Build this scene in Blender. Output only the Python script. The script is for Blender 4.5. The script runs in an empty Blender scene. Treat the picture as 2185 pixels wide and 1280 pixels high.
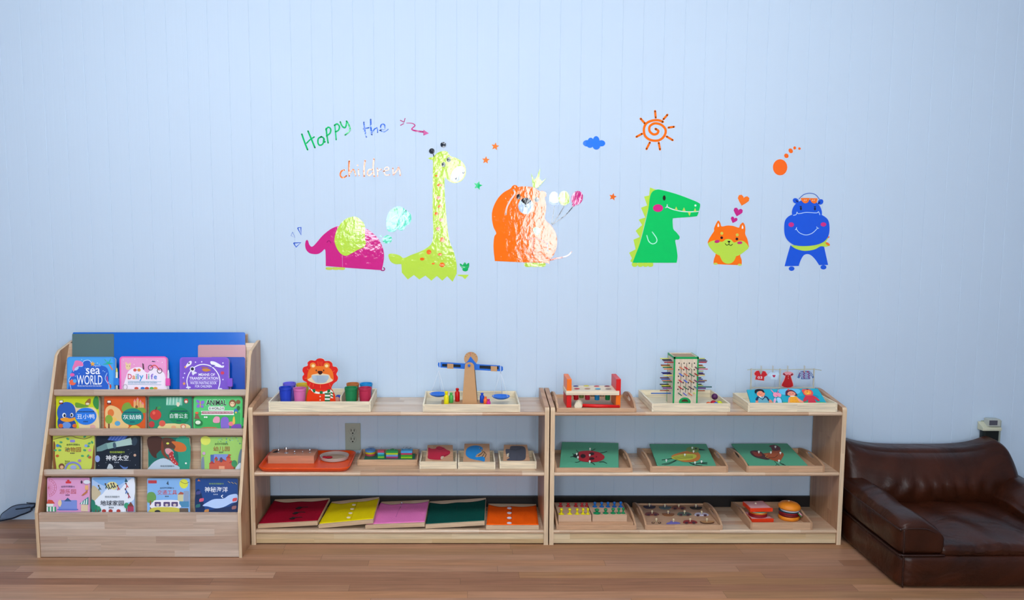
import bpy, bmesh, math, random
from mathutils import Vector, Matrix
from mathutils.geometry import tessellate_polygon
random.seed(7)
scene = bpy.context.scene
COL = scene.collection
PI = math.pi

# ------------------------------------------------------------------ camera
F = 1830.0; PX0 = 985.0; PY0 = 640.0; PITCH = math.radians(6.1)
CAM = Vector((0.0, -3.8, 1.417))
cam_d = bpy.data.cameras.new('camera'); cam = bpy.data.objects.new('camera', cam_d); COL.objects.link(cam)
cam.location = CAM; cam.rotation_euler = (PI/2 - PITCH, 0, 0)
cam_d.sensor_fit = 'HORIZONTAL'; cam_d.sensor_width = 36.0; cam_d.lens = 36.0*F/2185
cam_d.shift_x = (1092.5-PX0)/2185; cam_d.clip_end = 50; cam_d.clip_start = 0.05
scene.camera = cam

# ------------------------------------------------------------------ world, lights, exposure
world = bpy.data.worlds.new('world'); scene.world = world; world.use_nodes = True
world.node_tree.nodes['Background'].inputs[0].default_value = (0.55, 0.68, 0.95, 1)
world.node_tree.nodes['Background'].inputs[1].default_value = 0.3
scene.view_settings.view_transform = 'Standard'; scene.view_settings.look = 'None'
scene.view_settings.exposure = 0.22; scene.view_settings.gamma = 1; scene.view_settings.use_curve_mapping = False
def area(name, loc, rot, sx, sy, power, col, spread=PI):
    l = bpy.data.lights.new(name, 'AREA'); l.shape = 'RECTANGLE'; l.size = sx; l.size_y = sy
    l.energy = power; l.color = col; l.spread = spread
    o = bpy.data.objects.new(name, l); COL.objects.link(o); o.location = loc; o.rotation_euler = rot
    return o
LC = (0.93, 0.97, 1.0)
def bulb(loc, power, r=0.07):
    l = bpy.data.lights.new('ceiling_and_fill_bulb', 'POINT'); l.energy = power; l.color = LC; l.shadow_soft_size = r
    o = bpy.data.objects.new('ceiling_and_fill_bulb', l); COL.objects.link(o); o.location = loc
LAMPS_AND_FILLS = [(-1.30, -1.68, 2.44), (1.36, -1.68, 2.44), (0.10, -2.0, 2.44), (0.10, -3.4, 2.44)]  # last two are added fill bulbs that brighten the wall centre
for p, e in zip(LAMPS_AND_FILLS, (24, 20, 34, 20)): bulb(p, e)
# daylight entering by the windows of the wall behind the camera
WINS = [(-0.92, 0.64, 1.09, 2.25), (-0.075, 0.25, 0.95, 2.12), (1.0, 0.48, 0.78, 2.1)]     # x, width, sill, head
for wx, ww, wa, wb in WINS:
    area('window_daylight', (wx, -5.93, (wa+wb)/2), (PI/2, 0, 0), ww, wb-wa, 50*ww*(wb-wa), (0.86, 0.94, 1.0))

# ------------------------------------------------------------------ picture -> place
RIGHT = Vector((1, 0, 0)); FWD = Vector((0, math.cos(PITCH), -math.sin(PITCH))); UP = Vector((0, math.sin(PITCH), math.cos(PITCH)))
def ray(px, py): return (FWD*F + RIGHT*(px-PX0) + UP*(PY0-py)).normalized()
class Plane:
    """a real plane in the room; .at(px,py,h) is the point of it seen at that pixel, raised h along its normal"""
    def __init__(s, p, n): s.p = Vector(p); s.n = Vector(n).normalized()
    def at(s, px, py, h=0.0):
        d = ray(px, py); t = (s.p - CAM).dot(s.n)/d.dot(s.n)
        return CAM + d*t + s.n*h
def PY(Y): return Plane((0, Y, 0), (0, -1, 0))
def PZ(Z): return Plane((0, 0, Z), (0, 0, 1))
def onY(px, py, Y): return PY(Y).at(px, py)
def onZ(px, py, Z): return PZ(Z).at(px, py)
def XY(px, Y, Z):      # x of a point at depth Y, height Z that shows at column px
    dep = (Y-CAM.y)*math.cos(PITCH) + (CAM.z-Z)*math.sin(PITCH)
    return (px-PX0)*dep/F

# ------------------------------------------------------------------ materials
def lin(c): return tuple((v/12.92 if v <= .04045 else ((v+.055)/1.055)**2.4) for v in c)
def hexc(h):
    h = h.lstrip('#'); return lin(tuple(int(h[i:i+2], 16)/255 for i in (0, 2, 4)))
_M = {}
def mat(h, rough=0.5, spec=0.35, metal=0.0, bump=0.0, bscale=40, trans=0.0, coat=0.0, vary=0.0, sheen=0.0):
    key = (h, rough, spec, metal, bump, bscale, trans, coat, vary, sheen)
    if key in _M: return _M[key]
    m = bpy.data.materials.new('paint_'+h.strip('#')); m.use_nodes = True
    nt = m.node_tree; b = nt.nodes['Principled BSDF']; c = hexc(h)
    b.inputs['Base Color'].default_value = (*c, 1); b.inputs['Roughness'].default_value = rough
    b.inputs['Specular IOR Level'].default_value = spec; b.inputs['Metallic'].default_value = metal
    b.inputs['Transmission Weight'].default_value = trans; b.inputs['Coat Weight'].default_value = coat
    b.inputs['Sheen Weight'].default_value = sheen
    if vary or bump:
        tc = nt.nodes.new('ShaderNodeTexCoord'); n = nt.nodes.new('ShaderNodeTexNoise')
        n.inputs['Scale'].default_value = bscale; n.inputs['Detail'].default_value = 4
        nt.links.new(tc.outputs['Object'], n.inputs['Vector'])
        if vary:
            mx = nt.nodes.new('ShaderNodeMix'); mx.data_type = 'RGBA'
            mx.inputs[6].default_value = (*[v*(1-vary) for v in c], 1); mx.inputs[7].default_value = (*[min(1, v*(1+vary)) for v in c], 1)
            nt.links.new(n.outputs['Fac'], mx.inputs[0]); nt.links.new(mx.outputs[2], b.inputs['Base Color'])
        if bump:
            bp = nt.nodes.new('ShaderNodeBump'); bp.inputs['Strength'].default_value = bump; bp.inputs['Distance'].default_value = 0.01
            nt.links.new(n.outputs['Fac'], bp.inputs['Height']); nt.links.new(bp.outputs['Normal'], b.inputs['Normal'])
    _M[key] = m; return m
def N(nt, typ, **kw):
    n = nt.nodes.new(typ)
    for k, v in kw.items(): setattr(n, k, v)
    return n
def plank_mat(name, u, v, L, W, cols, rough=0.45, gap=0.0, grain=0.5, gscale=1.0, spec=0.4, gapcol=(0.05, 0.03, 0.02), bevel=0.0):
    """wood made of staves: u/v are the coordinates ('x','y','z' or sums) along and across the grain"""
    m = bpy.data.materials.new(name); m.use_nodes = True; nt = m.node_tree; L_ = nt.links
    b = nt.nodes['Principled BSDF']; b.inputs['Roughness'].default_value = rough; b.inputs['Specular IOR Level'].default_value = spec
    tc = N(nt, 'ShaderNodeTexCoord'); sp = N(nt, 'ShaderNodeSeparateXYZ'); L_.new(tc.outputs['Object'], sp.inputs[0])
    def ma(op, a, c=None, clamp=False):
        n = N(nt, 'ShaderNodeMath', operation=op, use_clamp=clamp)
        for i, q in enumerate((a, c)):
            if q is None: continue
            if isinstance(q, (int, float)): n.inputs[i].default_value = q
            else: L_.new(q, n.inputs[i])
        return n.outputs[0]
    def coord(s):
        o = sp.outputs[s[0].upper()]
        for ch in s[1:]: o = ma('ADD', o, sp.outputs[ch.upper()])
        return o
    U = coord(u); V = coord(v)
    row = ma('FLOOR', ma('DIVIDE', V, W))
    wn = N(nt, 'ShaderNodeTexWhiteNoise', noise_dimensions='1D'); L_.new(row, wn.inputs['W'])
    uu = ma('ADD', ma('DIVIDE', U, L), ma('MULTIPLY', wn.outputs['Value'], 7.3))
    colm = ma('FLOOR', uu)
    cb = N(nt, 'ShaderNodeCombineXYZ'); L_.new(row, cb.inputs[0]); L_.new(colm, cb.inputs[1])
    w2 = N(nt, 'ShaderNodeTexWhiteNoise', noise_dimensions='3D'); L_.new(cb.outputs[0], w2.inputs['Vector'])
    r = N(nt, 'ShaderNodeValToRGB'); els = r.color_ramp.elements
    cc = [hexc(c) for c in cols]
    els[0].position = 0; els[0].color = (*cc[0], 1); els[1].position = 1; els[1].color = (*cc[-1], 1)
    for i in range(1, len(cc)-1):
        e = els.new(i/(len(cc)-1)); e.color = (*cc[i], 1)
    L_.new(w2.outputs['Value'], r.inputs[0])
    g = N(nt, 'ShaderNodeCombineXYZ')
    L_.new(ma('ADD', ma('MULTIPLY', U, 3.0*gscale), ma('MULTIPLY', w2.outputs['Value'], 91.0)), g.inputs[0])
    L_.new(ma('MULTIPLY', V, 55.0*gscale), g.inputs[1])
    nz = N(nt, 'ShaderNodeTexNoise'); nz.inputs['Scale'].default_value = 1.6; nz.inputs['Detail'].default_value = 5; nz.inputs['Distortion'].default_value = 0.6
    L_.new(g.outputs[0], nz.inputs['Vector'])
    fac = ma('MULTIPLY', ma('SUBTRACT', nz.outputs['Fac'], 0.5), grain*2.2)
    hsv = N(nt, 'ShaderNodeHueSaturation'); L_.new(r.outputs[0], hsv.inputs['Color'])
    L_.new(ma('ADD', fac, 1.0), hsv.inputs['Value'])
    out = hsv.outputs[0]
    if gap:
        f1 = ma('FRACT', ma('DIVIDE', V, W)); f2 = ma('FRACT', uu)
        e1 = ma('MINIMUM', f1, ma('SUBTRACT', 1.0, f1)); e2 = ma('MINIMUM', f2, ma('SUBTRACT', 1.0, f2))
        k = ma('MAXIMUM', ma('LESS_THAN', e1, gap/W), ma('LESS_THAN', e2, gap/L))
        mx = N(nt, 'ShaderNodeMix', data_type='RGBA'); mx.inputs[7].default_value = (*gapcol, 1)
        L_.new(ma('MULTIPLY', k, 0.55), mx.inputs[0]); L_.new(out, mx.inputs[6]); out = mx.outputs[2]
    L_.new(out, b.inputs['Base Color'])
    bp = N(nt, 'ShaderNodeBump'); bp.inputs['Strength'].default_value = 0.08; bp.inputs['Distance'].default_value = 0.004
    L_.new(nz.outputs['Fac'], bp.inputs['Height']); L_.new(bp.outputs['Normal'], b.inputs['Normal'])
    return m
RUB = ['#c6a88c', '#ba977a', '#d0b59a', '#c2a284', '#d6bea4', '#b48d70']
RUF = ['#c2aa98', '#b59a86', '#ccb8a8', '#bca28e', '#d4c4b6', '#ae907c']     # rubberwood staves
BIR = ['#e2d4b8', '#e6dac0', '#dccbae']                                       # pine trays
W_X = plank_mat('rubberwood_x', 'x', 'yz', 0.34, 0.042, RUB, 0.24, spec=0.5, grain=0.35)
W_Z = plank_mat('rubberwood_z', 'z', 'xy', 0.42, 0.042, ['#b48a68', '#a47858', '#be9674', '#ac805e'], 0.35, spec=0.4, grain=0.35)
W_EDGE = plank_mat('rubberwood_edge', 'z', 'x', 0.42, 0.08, ['#d6bc9c', '#ceb08e', '#dcc4a6'], 0.4, grain=0.35)
W_FR = plank_mat('rubberwood_front', 'x', 'z', 0.36, 0.030, RUF, 0.4, grain=0.3)
W_PALE = plank_mat('rubberwood_skirt', 'x', 'z', 0.5, 0.024, ['#cdb490', '#c3a67c', '#d6c2a0', '#bb9c70'], 0.4, grain=0.3)
PINE_X = plank_mat('pine_x', 'x', 'yz', 0.8, 0.4, BIR, 0.5, grain=0.45, gscale=1.6)
PINE_Y = plank_mat('pine_y', 'y', 'xz', 0.8, 0.4, BIR, 0.5, grain=0.45, gscale=1.6)
BEE_X = plank_mat('beech_x', 'x', 'yz', 0.5, 0.3, ['#c49c7a', '#cba888', '#bf9472'], 0.45, grain=0.3, gscale=2)
BEE_Y = plank_mat('beech_y', 'y', 'xz', 0.5, 0.3, ['#b89070', '#c09a7a', '#b28868'], 0.45, grain=0.3, gscale=2)
FLOOR = plank_mat('oak_floor', 'x', 'y', 0.95, 0.057, ['#a2785c', '#8c6048', '#b28a70', '#99704f', '#aa7a58', '#a8806a', '#94684e'], 0.42, gap=0.0007, grain=0.36, gscale=0.8, spec=0.35)

# ------------------------------------------------------------------ mesh builder
class MB:
    def __init__(s): s.v = []; s.f = []; s.mi = []; s.ms = []; s.sm = []
    def slot(s, m):
        if m not in s.ms: s.ms.append(m)
        return s.ms.index(m)
    def add(s, vs, fs, m, smooth=False):
        o = len(s.v); s.v += [tuple(v) for v in vs]; k = s.slot(m)
        for f in fs: s.f.append(tuple(i+o for i in f)); s.mi.append(k); s.sm.append(smooth)
        return s
    def box(s, x0, x1, y0, y1, z0, z1, m, r=0.0, T=None):
        x0, x1 = min(x0, x1), max(x0, x1); y0, y1 = min(y0, y1), max(y0, y1); z0, z1 = min(z0, z1), max(z0, z1)
        bm = bmesh.new()
        bmesh.ops.create_cube(bm, size=1)
        for v in bm.verts: v.co = Vector(((x0+x1)/2+v.co.x*(x1-x0), (y0+y1)/2+v.co.y*(y1-y0), (z0+z1)/2+v.co.z*(z1-z0)))
        if r > 0: bmesh.ops.bevel(bm, geom=bm.edges[:], offset=min(r, (x1-x0)*.45, (y1-y0)*.45, (z1-z0)*.45), segments=2, affect='EDGES', profile=0.6)
        return s.bm(bm, m, T)
    def bm(s, bm, m, T=None, smooth=False):
        bm.verts.index_update()
        vs = [(T @ v.co if T else v.co.copy()) for v in bm.verts]
        s.add(vs, [[v.index for v in f.verts] for f in bm.faces], m, smooth); bm.free(); return s
    def lathe(s, prof, m, c=(0, 0, 0), n=24, T=None, smooth=True):
        runs = [[prof[0]]]                                # break the profile where it turns sharply, so edges stay crisp
        for i in range(1, len(prof)):
            runs[-1].append(prof[i])
            if i < len(prof)-1:
                a = Vector(prof[i])-Vector(prof[i-1]); b = Vector(prof[i+1])-Vector(prof[i])
                if a.length > 1e-9 and b.length > 1e-9 and a.angle(b) > math.radians(38): runs.append([prof[i]])
        for i, r in enumerate(runs): s._lathe(r, m, c, n, T, smooth, i == 0, i == len(runs)-1)
        return s
    def _lathe(s, prof, m, c, n, T, smooth, first, last):
        vs = []; fs = []; K = len(prof)
        for i in range(n):
            a = 2*PI*i/n
            for r, z in prof: vs.append(Vector((c[0]+r*math.cos(a), c[1]+r*math.sin(a), c[2]+z)))
        for i in range(n):
            j = (i+1) % n
            for k in range(K-1): fs.append((i*K+k, j*K+k, j*K+k+1, i*K+k+1))
        if first and prof[0][0] > 1e-6: fs.append(tuple(i*K for i in reversed(range(n))))
        if last and prof[-1][0] > 1e-6: fs.append(tuple(i*K+K-1 for i in range(n)))
        if T: vs = [T @ v for v in vs]
        return s.add(vs, fs, m, smooth)
    def ball(s, c, r, m, seg=16, sc=(1, 1, 1)):
        bm = bmesh.new(); bmesh.ops.create_uvsphere(bm, u_segments=seg, v_segments=max(6, seg//2), radius=r)
        for v in bm.verts: v.co = Vector((v.co.x*sc[0]+c[0], v.co.y*sc[1]+c[1], v.co.z*sc[2]+c[2]))
        return s.bm(bm, m, smooth=True)
    def tube(s, pts, r, m, n=8, smooth=True):
        pts = [Vector(p) for p in pts]; rs = r if isinstance(r, (list, tuple)) else [r]*len(pts)
        vs = []; fs = []; prev = None
        for i, p in enumerate(pts):
            d = (pts[min(i+1, len(pts)-1)]-pts[max(i-1, 0)]).normalized()
            if prev is None: a = d.orthogonal().normalized()
            else: a = (prev - d*prev.dot(d)).normalized()
            prev = a; b = d.cross(a)
            for k in range(n):
                t = 2*PI*k/n; vs.append(p + (a*math.cos(t)+b*math.sin(t))*rs[i])
        for i in range(len(pts)-1):
            for k in range(n):
                l = (k+1) % n; fs.append((i*n+k, i*n+l, (i+1)*n+l, (i+1)*n+k))
        fs.append(tuple(reversed(range(n)))); fs.append(tuple(range((len(pts)-1)*n, len(pts)*n)))
        return s.add(vs, fs, m, smooth)
    def prism(s, loops, fn, h0, h1, m, side=None):
        """loops: 2D outline (+ holes); fn(u,v,h) -> 3D point"""
        if not isinstance(loops[0][0], (list, tuple)): loops = [loops]
        flat = [p for l in loops for p in l]
        tri = tessellate_polygon([[Vector((p[0], p[1], 0)) for p in l] for l in loops])
        n = len(flat); top = [fn(p[0], p[1], h1) for p in flat]; bot = [fn(p[0], p[1], h0) for p in flat]
        nrm = fn(flat[0][0], flat[0][1], 1) - fn(flat[0][0], flat[0][1], 0)
        ft = []
        for t in tri:
            a, b, c = (top[i] for i in t)
            ft.append(tuple(t) if (b-a).cross(c-a).dot(nrm) > 0 else tuple(reversed(t)))
        s.add(top, ft, m)
        if h1 != h0:
            vs = top+bot; fs = []; o = 0
            for l in loops:
                k = len(l)
                for i in range(k):
                    j = (i+1) % k; fs.append((o+i, o+j, n+o+j, n+o+i))
                o += k
            fs += [tuple(n+i for i in reversed(f)) for f in ft]
            s.add(vs, fs, side or m)
        return s
    def build(s, name, parent=None, bevel=0.0, loc=None, sub=0, noweld=False):
        me = bpy.data.meshes.new(name); org = Vector(loc) if loc is not None else Vector((0, 0, 0))
        vs = [tuple(Vector(v)-org) for v in s.v]
        me.from_pydata(vs, [], s.f)
        for m in s.ms: me.materials.append(m)
        me.polygons.foreach_set('material_index', s.mi); me.polygons.foreach_set('use_smooth', s.sm)
        me.update()
        o = bpy.data.objects.new(name, me); COL.objects.link(o); o.location = org
        if parent:
            o.parent = parent; o.location = org - world_loc(parent)
        if bevel:
            b = o.modifiers.new('bevel', 'BEVEL'); b.width = bevel; b.segments = 2; b.limit_method = 'ANGLE'; b.angle_limit = math.radians(50)
        if sub:
            q = o.modifiers.new('sub', 'SUBSURF'); q.levels = sub; q.render_levels = sub
        return o
def world_loc(o):
    l = Vector(o.location)
    while o.parent: o = o.parent; l = l + o.location
    return l
def tag(o, label=None, cat=None, group=None, kind=None):
    if label: o['label'] = label
    if cat: o['category'] = cat
    if group: o['group'] = group
    if kind: o['kind'] = kind
    return o
def thing(name, loc, label, cat, group=None):
    o = bpy.data.objects.new(name, None); COL.objects.link(o); o.location = loc; o.empty_display_size = 0.02
    return tag(o, label, cat, group)

# ------------------------------------------------------------------ flat drawing on a real plane
def cr(pts, closed=True, n=6):
    P = [Vector((p[0], p[1])) for p in pts]; out = []; k = len(P)
    for i in range(k if closed else k-1):
        if closed: p0, p1, p2, p3 = P[i-1], P[i], P[(i+1) % k], P[(i+2) % k]
        else: p0, p1, p2, p3 = P[max(i-1, 0)], P[i], P[i+1], P[min(i+2, k-1)]
        if (p2-p1).length < 1e-6: continue
        for j in range(n):
            t = j/n
            q = 0.5*((2*p1)+(p2-p0)*t+(2*p0-5*p1+4*p2-p3)*t*t+(3*p1-p0-3*p2+p3)*t**3)
            out.append((q.x, q.y))
    if not closed: out.append((P[-1].x, P[-1].y))
    return out
def ell(cx, cy, rx, ry, rot=0, n=20):
    a = math.radians(rot); c, s = math.cos(a), math.sin(a)
    return [(cx+rx*math.cos(t)*c-ry*math.sin(t)*s, cy+rx*math.cos(t)*s+ry*math.sin(t)*c) for t in [2*PI*i/n for i in range(n)]]
_TX = {}
def text_mesh(body, bold=0.0, shear=0.0):
    key = (body, bold, shear)
    if key in _TX: return _TX[key]
    cu = bpy.data.curves.new('t', 'FONT'); cu.body = body; cu.size = 1; cu.resolution_u = 3; cu.offset = bold; cu.shear = shear
    ob = bpy.data.objects.new('t', cu); COL.objects.link(ob)
    dg = bpy.context.evaluated_depsgraph_get(); dg.update()
    me = bpy.data.meshes.new_from_object(ob.evaluated_get(dg))
    vs = [(v.co.x, v.co.y) for v in me.vertices]; fs = [tuple(p.vertices) for p in me.polygons]
    bpy.data.objects.remove(ob); bpy.data.curves.remove(cu); bpy.data.meshes.remove(me)
    _TX[key] = (vs, fs); return _TX[key]
class Art:
    """shapes traced in zoom coordinates: pixel = origin + q/scale"""
    def __init__(s, plane, org=(0, 0), sc=1.0, h0=0.0, step=0.00012, rough=0.45, spec=0.3, clip=None, **mk):
        s.pl = plane; s.o = org; s.s = sc; s.h = h0; s.step = step; s.mb = MB(); s.rough = rough; s.spec = spec; s.mk = mk; s.base = h0
        s.n = 0
    def m(s, c): return c if not isinstance(c, str) else mat(c, s.rough, s.spec, **s.mk)
    def fn(s, u, v, h): return s.pl.at(s.o[0]+u/s.s, s.o[1]+v/s.s, h)
    def up(s): s.h += s.step; return s.h
    def poly(s, c, pts, smooth=True, n=5, thick=None, holes=None):
        h1 = s.h + (thick or s.step); l = cr(pts, True, n) if smooth else list(pts)
        s.mb.prism([l]+(holes or []), s.fn, s.base if thick or s.h == s.base else s.h-s.step*0.5, h1, s.m(c)); s.h = h1
        return s
    def P(s, c, *pts): return s.poly(c, pts, False)
    def E(s, c, cx, cy, rx, ry=None, rot=0, n=20): return s.poly(c, ell(cx, cy, rx, ry or rx, rot, n), False)
    def R(s, c, x0, y0, x1, y1, r=0, thick=None):
        if r:
            pts = []
            for cx, cy, a0 in ((x1-r, y0+r, -90), (x1-r, y1-r, 0), (x0+r, y1-r, 90), (x0+r, y0+r, 180)):
                for k in range(5):
                    a = math.radians(a0+k*22.5); pts.append((cx+r*math.cos(a), cy+r*math.sin(a)))
        else: pts = [(x0, y0), (x1, y0), (x1, y1), (x0, y1)]
        return s.poly(c, pts, False, thick=thick)
    def S(s, c, w, *pts, smooth=True, n=5, closed=False):
        l = cr(pts, closed, n) if smooth and len(pts) > 2 else list(pts)
        if closed: l.append(l[0])
        P = [Vector(p) for p in l]; h1 = s.h+s.step; m = s.m(c); top = []; bot = []
        ws = w if isinstance(w, (list, tuple)) else (w, w)
        for i, p in enumerate(P):
            d = (P[min(i+1, len(P)-1)]-P[max(i-1, 0)])
            d = d.normalized() if d.length > 1e-9 else Vector((1, 0)); q = Vector((-d.y, d.x)); t = i/max(1, len(P)-1)
            ww = ws[0]*(1-t)+ws[1]*t
            for sg in (1, -1):
                e = p+q*sg*ww/2; top.append(s.fn(e.x, e.y, h1)); bot.append(s.fn(e.x, e.y, s.h-s.step*0.5))
        k = len(P); n2 = 2*k; fs = []
        for i in range(k-1):
            a, b, c2, d2 = 2*i, 2*i+1, 2*i+3, 2*i+2
            fs.append((a, b, c2, d2)); fs.append((a, d2, n2+d2, n2+a)); fs.append((b, n2+b, n2+c2, c2))
        s.mb.add(top+bot, fs, m)
        for j, e in ((0, P[0]), (1, P[-1])):
            if ws[j] > 0 and not closed: s.mb.prism(ell(e.x, e.y, ws[j]/2, ws[j]/2, 0, 10), s.fn, s.h-s.step*0.5, h1, m)
        s.h = h1; return s
    def T(s, c, body, x0, y0, x1, y1, bold=0.0, shear=0.0, arc=None):
        if body[0] == '~':      # lettering too small to read: a row of small marks
            n = len(body)-1; w = (x1-x0)/n
            for k in range(n): s.R(c, x0+k*w, y0, x0+k*w+w*.68, y1); s.h -= s.step
            s.h += s.step; return s
        vs, fs = text_mesh(body, bold, shear)
        if not vs: return s
        ax = min(v[0] for v in vs); bx = max(v[0] for v in vs); ay = min(v[1] for v in vs); by = max(v[1] for v in vs)
        h1 = s.h+s.step; out = []
        for vx, vy in vs:
            u = (vx-ax)/(bx-ax); v = (vy-ay)/(by-ay)
            X = x0+(x1-x0)*u; Y = y1+(y0-y1)*v
            if arc: Y += arc*(4*(u-0.5)**2)
            out.append(s.fn(X, Y, h1))
        nrm = s.pl.n; ff = []
        for f in fs:
            a, b, c2 = out[f[0]], out[f[1]], out[f[2]]
            ff.append(f if (b-a).cross(c2-a).dot(nrm) >= 0 else tuple(reversed(f)))
        s.mb.add(out, ff, s.m(c)); s.h = h1; return s
    def build(s, name, parent=None, **k): 
        c = sum((Vector(v) for v in s.mb.v), Vector())/max(1, len(s.mb.v))
        return s.mb.build(name, parent, loc=c, **k)

# ================================================================== ROOM
XL, XR, YB, ZC = -2.45, 2.80, -6.05, 2.60
def struct(o, label): return tag(o, label, 'room', kind='structure')
def wall_mat(name, col, rough=0.55, spec=0.25):
    m = bpy.data.materials.new(name); m.use_nodes = True; nt = m.node_tree; b = nt.nodes['Principled BSDF']
    b.inputs['Base Color'].default_value = (*hexc(col), 1); b.inputs['Roughness'].default_value = rough; b.inputs['Specular IOR Level'].default_value = spec
    tc = N(nt, 'ShaderNodeTexCoord'); mp = N(nt, 'ShaderNodeMapping'); mp.inputs['Scale'].default_value = (90, 90, 1.6)
    n = N(nt, 'ShaderNodeTexNoise'); n.inputs['Scale'].default_value = 1; n.inputs['Detail'].default_value = 3
    nt.links.new(tc.outputs['Object'], mp.inputs[0]); nt.links.new(mp.outputs[0], n.inputs['Vector'])
    bp = N(nt, 'ShaderNodeBump'); bp.inputs['Strength'].default_value = 0.12; bp.inputs['Distance'].default_value = 0.003
    nt.links.new(n.outputs['Fac'], bp.inputs['Height']); nt.links.new(bp.outputs['Normal'], b.inputs['Normal'])
    return m
WALL = wall_mat('painted_beadboard', '#c3d5e8')
SIDE = wall_mat('painted_wall', '#98a2b0')
CEIL = mat('#e2e6ea', 0.8, 0.2)
BLACK = mat('#14100f', 0.5, 0.4)
# grooved board wall (y = 0)
mb = MB(); G0, GS = 0.068, 0.0896
ks = range(int((XL-G0)/GS)-1, int((XR-G0)/GS)+2); prof = [(XL, 0)]
for k in ks:
    gx = G0+k*GS
    if gx-0.003 > XL and gx+0.003 < XR: prof += [(gx-0.0016, 0), (gx-0.0006, 0.0011), (gx+0.0006, 0.0011), (gx+0.0016, 0)]
prof.append((XR, 0))
vs = [(x, y, 0) for x, y in prof]+[(x, y, ZC) for x, y in prof]; n = len(prof)
mb.add(vs, [(i, i+1, n+i+1, n+i) for i in range(n-1)], WALL)
mb.box(XL, XR, 0.02, 0.08, 0, ZC, WALL)
struct(mb.build('wall_back'), 'pale blue-white wall of vertical grooved boards')
mb = MB(); mb.box(XL-.1, XR+.1, YB-.1, 0.1, -0.05, 0, FLOOR); struct(mb.build('floor'), 'reddish brown oak strip floor')
mb = MB(); mb.box(XL-.1, XR+.1, YB-.1, 0.1, ZC, ZC+0.05, CEIL); struct(mb.build('ceiling'), 'white ceiling')
mb = MB(); mb.box(XL-.06, XL, YB, 0.08, 0, ZC, SIDE); struct(mb.build('wall_left'), 'painted side wall left')
mb = MB(); mb.box(XR, XR+.06, YB, 0.08, 0, ZC, SIDE); struct(mb.build('wall_right'), 'painted side wall right')
# wall behind the camera with its three window openings
mb = MB(); x = XL
WHITE = mat('#e8eaec', 0.4)
for wx, ww, wa, wb in WINS:
    mb.box(x, wx-ww/2-.01, YB+.02, YB+.10, 0, ZC, SIDE); mb.box(wx-ww/2-.01, wx+ww/2+.01, YB+.02, YB+.10, 0, wa-.01, SIDE)
    mb.box(wx-ww/2-.01, wx+ww/2+.01, YB+.02, YB+.10, wb+.01, ZC, SIDE); x = wx+ww/2+.01
mb.box(x, XR, YB+.02, YB+.10, 0, ZC, SIDE); struct(mb.build('wall_front'), 'painted wall behind the viewer with three windows')
for i, (wx, ww, wa, wb) in enumerate(WINS):
    mb = MB(); a, b = wx-ww/2, wx+ww/2
    for q in ((a-.05, a, wa-.05, wb+.05), (b, b+.05, wa-.05, wb+.05), (a, b, wa-.05, wa), (a, b, wb, wb+.05)):
        mb.box(q[0], q[1], YB+.10, YB+.13, q[2], q[3], WHITE, 0.003)
    struct(mb.build('window_%d' % (i+1)), 'white framed window')
mb = MB(); mb.box(-1.02, XR, -0.014, 0, 0, 0.114, BLACK, 0.003)
struct(mb.build('baseboard_back'), 'black baseboard along the wall behind the shelves')
for i, (lx, ly, lz) in enumerate(LAMPS_AND_FILLS):  # last two bases only go with the added fill bulbs
    mb = MB(); mb.lathe([(0.0, 0.0), (0.10, 0.0), (0.11, -0.012), (0.10, -0.03), (0.03, -0.036), (0.0, -0.036)], WHITE, (lx, ly, 2.599), 32)
    o = mb.build('ceiling_and_fill_lamp_base', loc=(lx, ly, 2.6)); tag(o, 'round white base of the ceiling lamp '+('nearest the left wall', 'nearest the right wall', 'in the middle of the room', 'above the viewer')[i], 'lamp')

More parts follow.
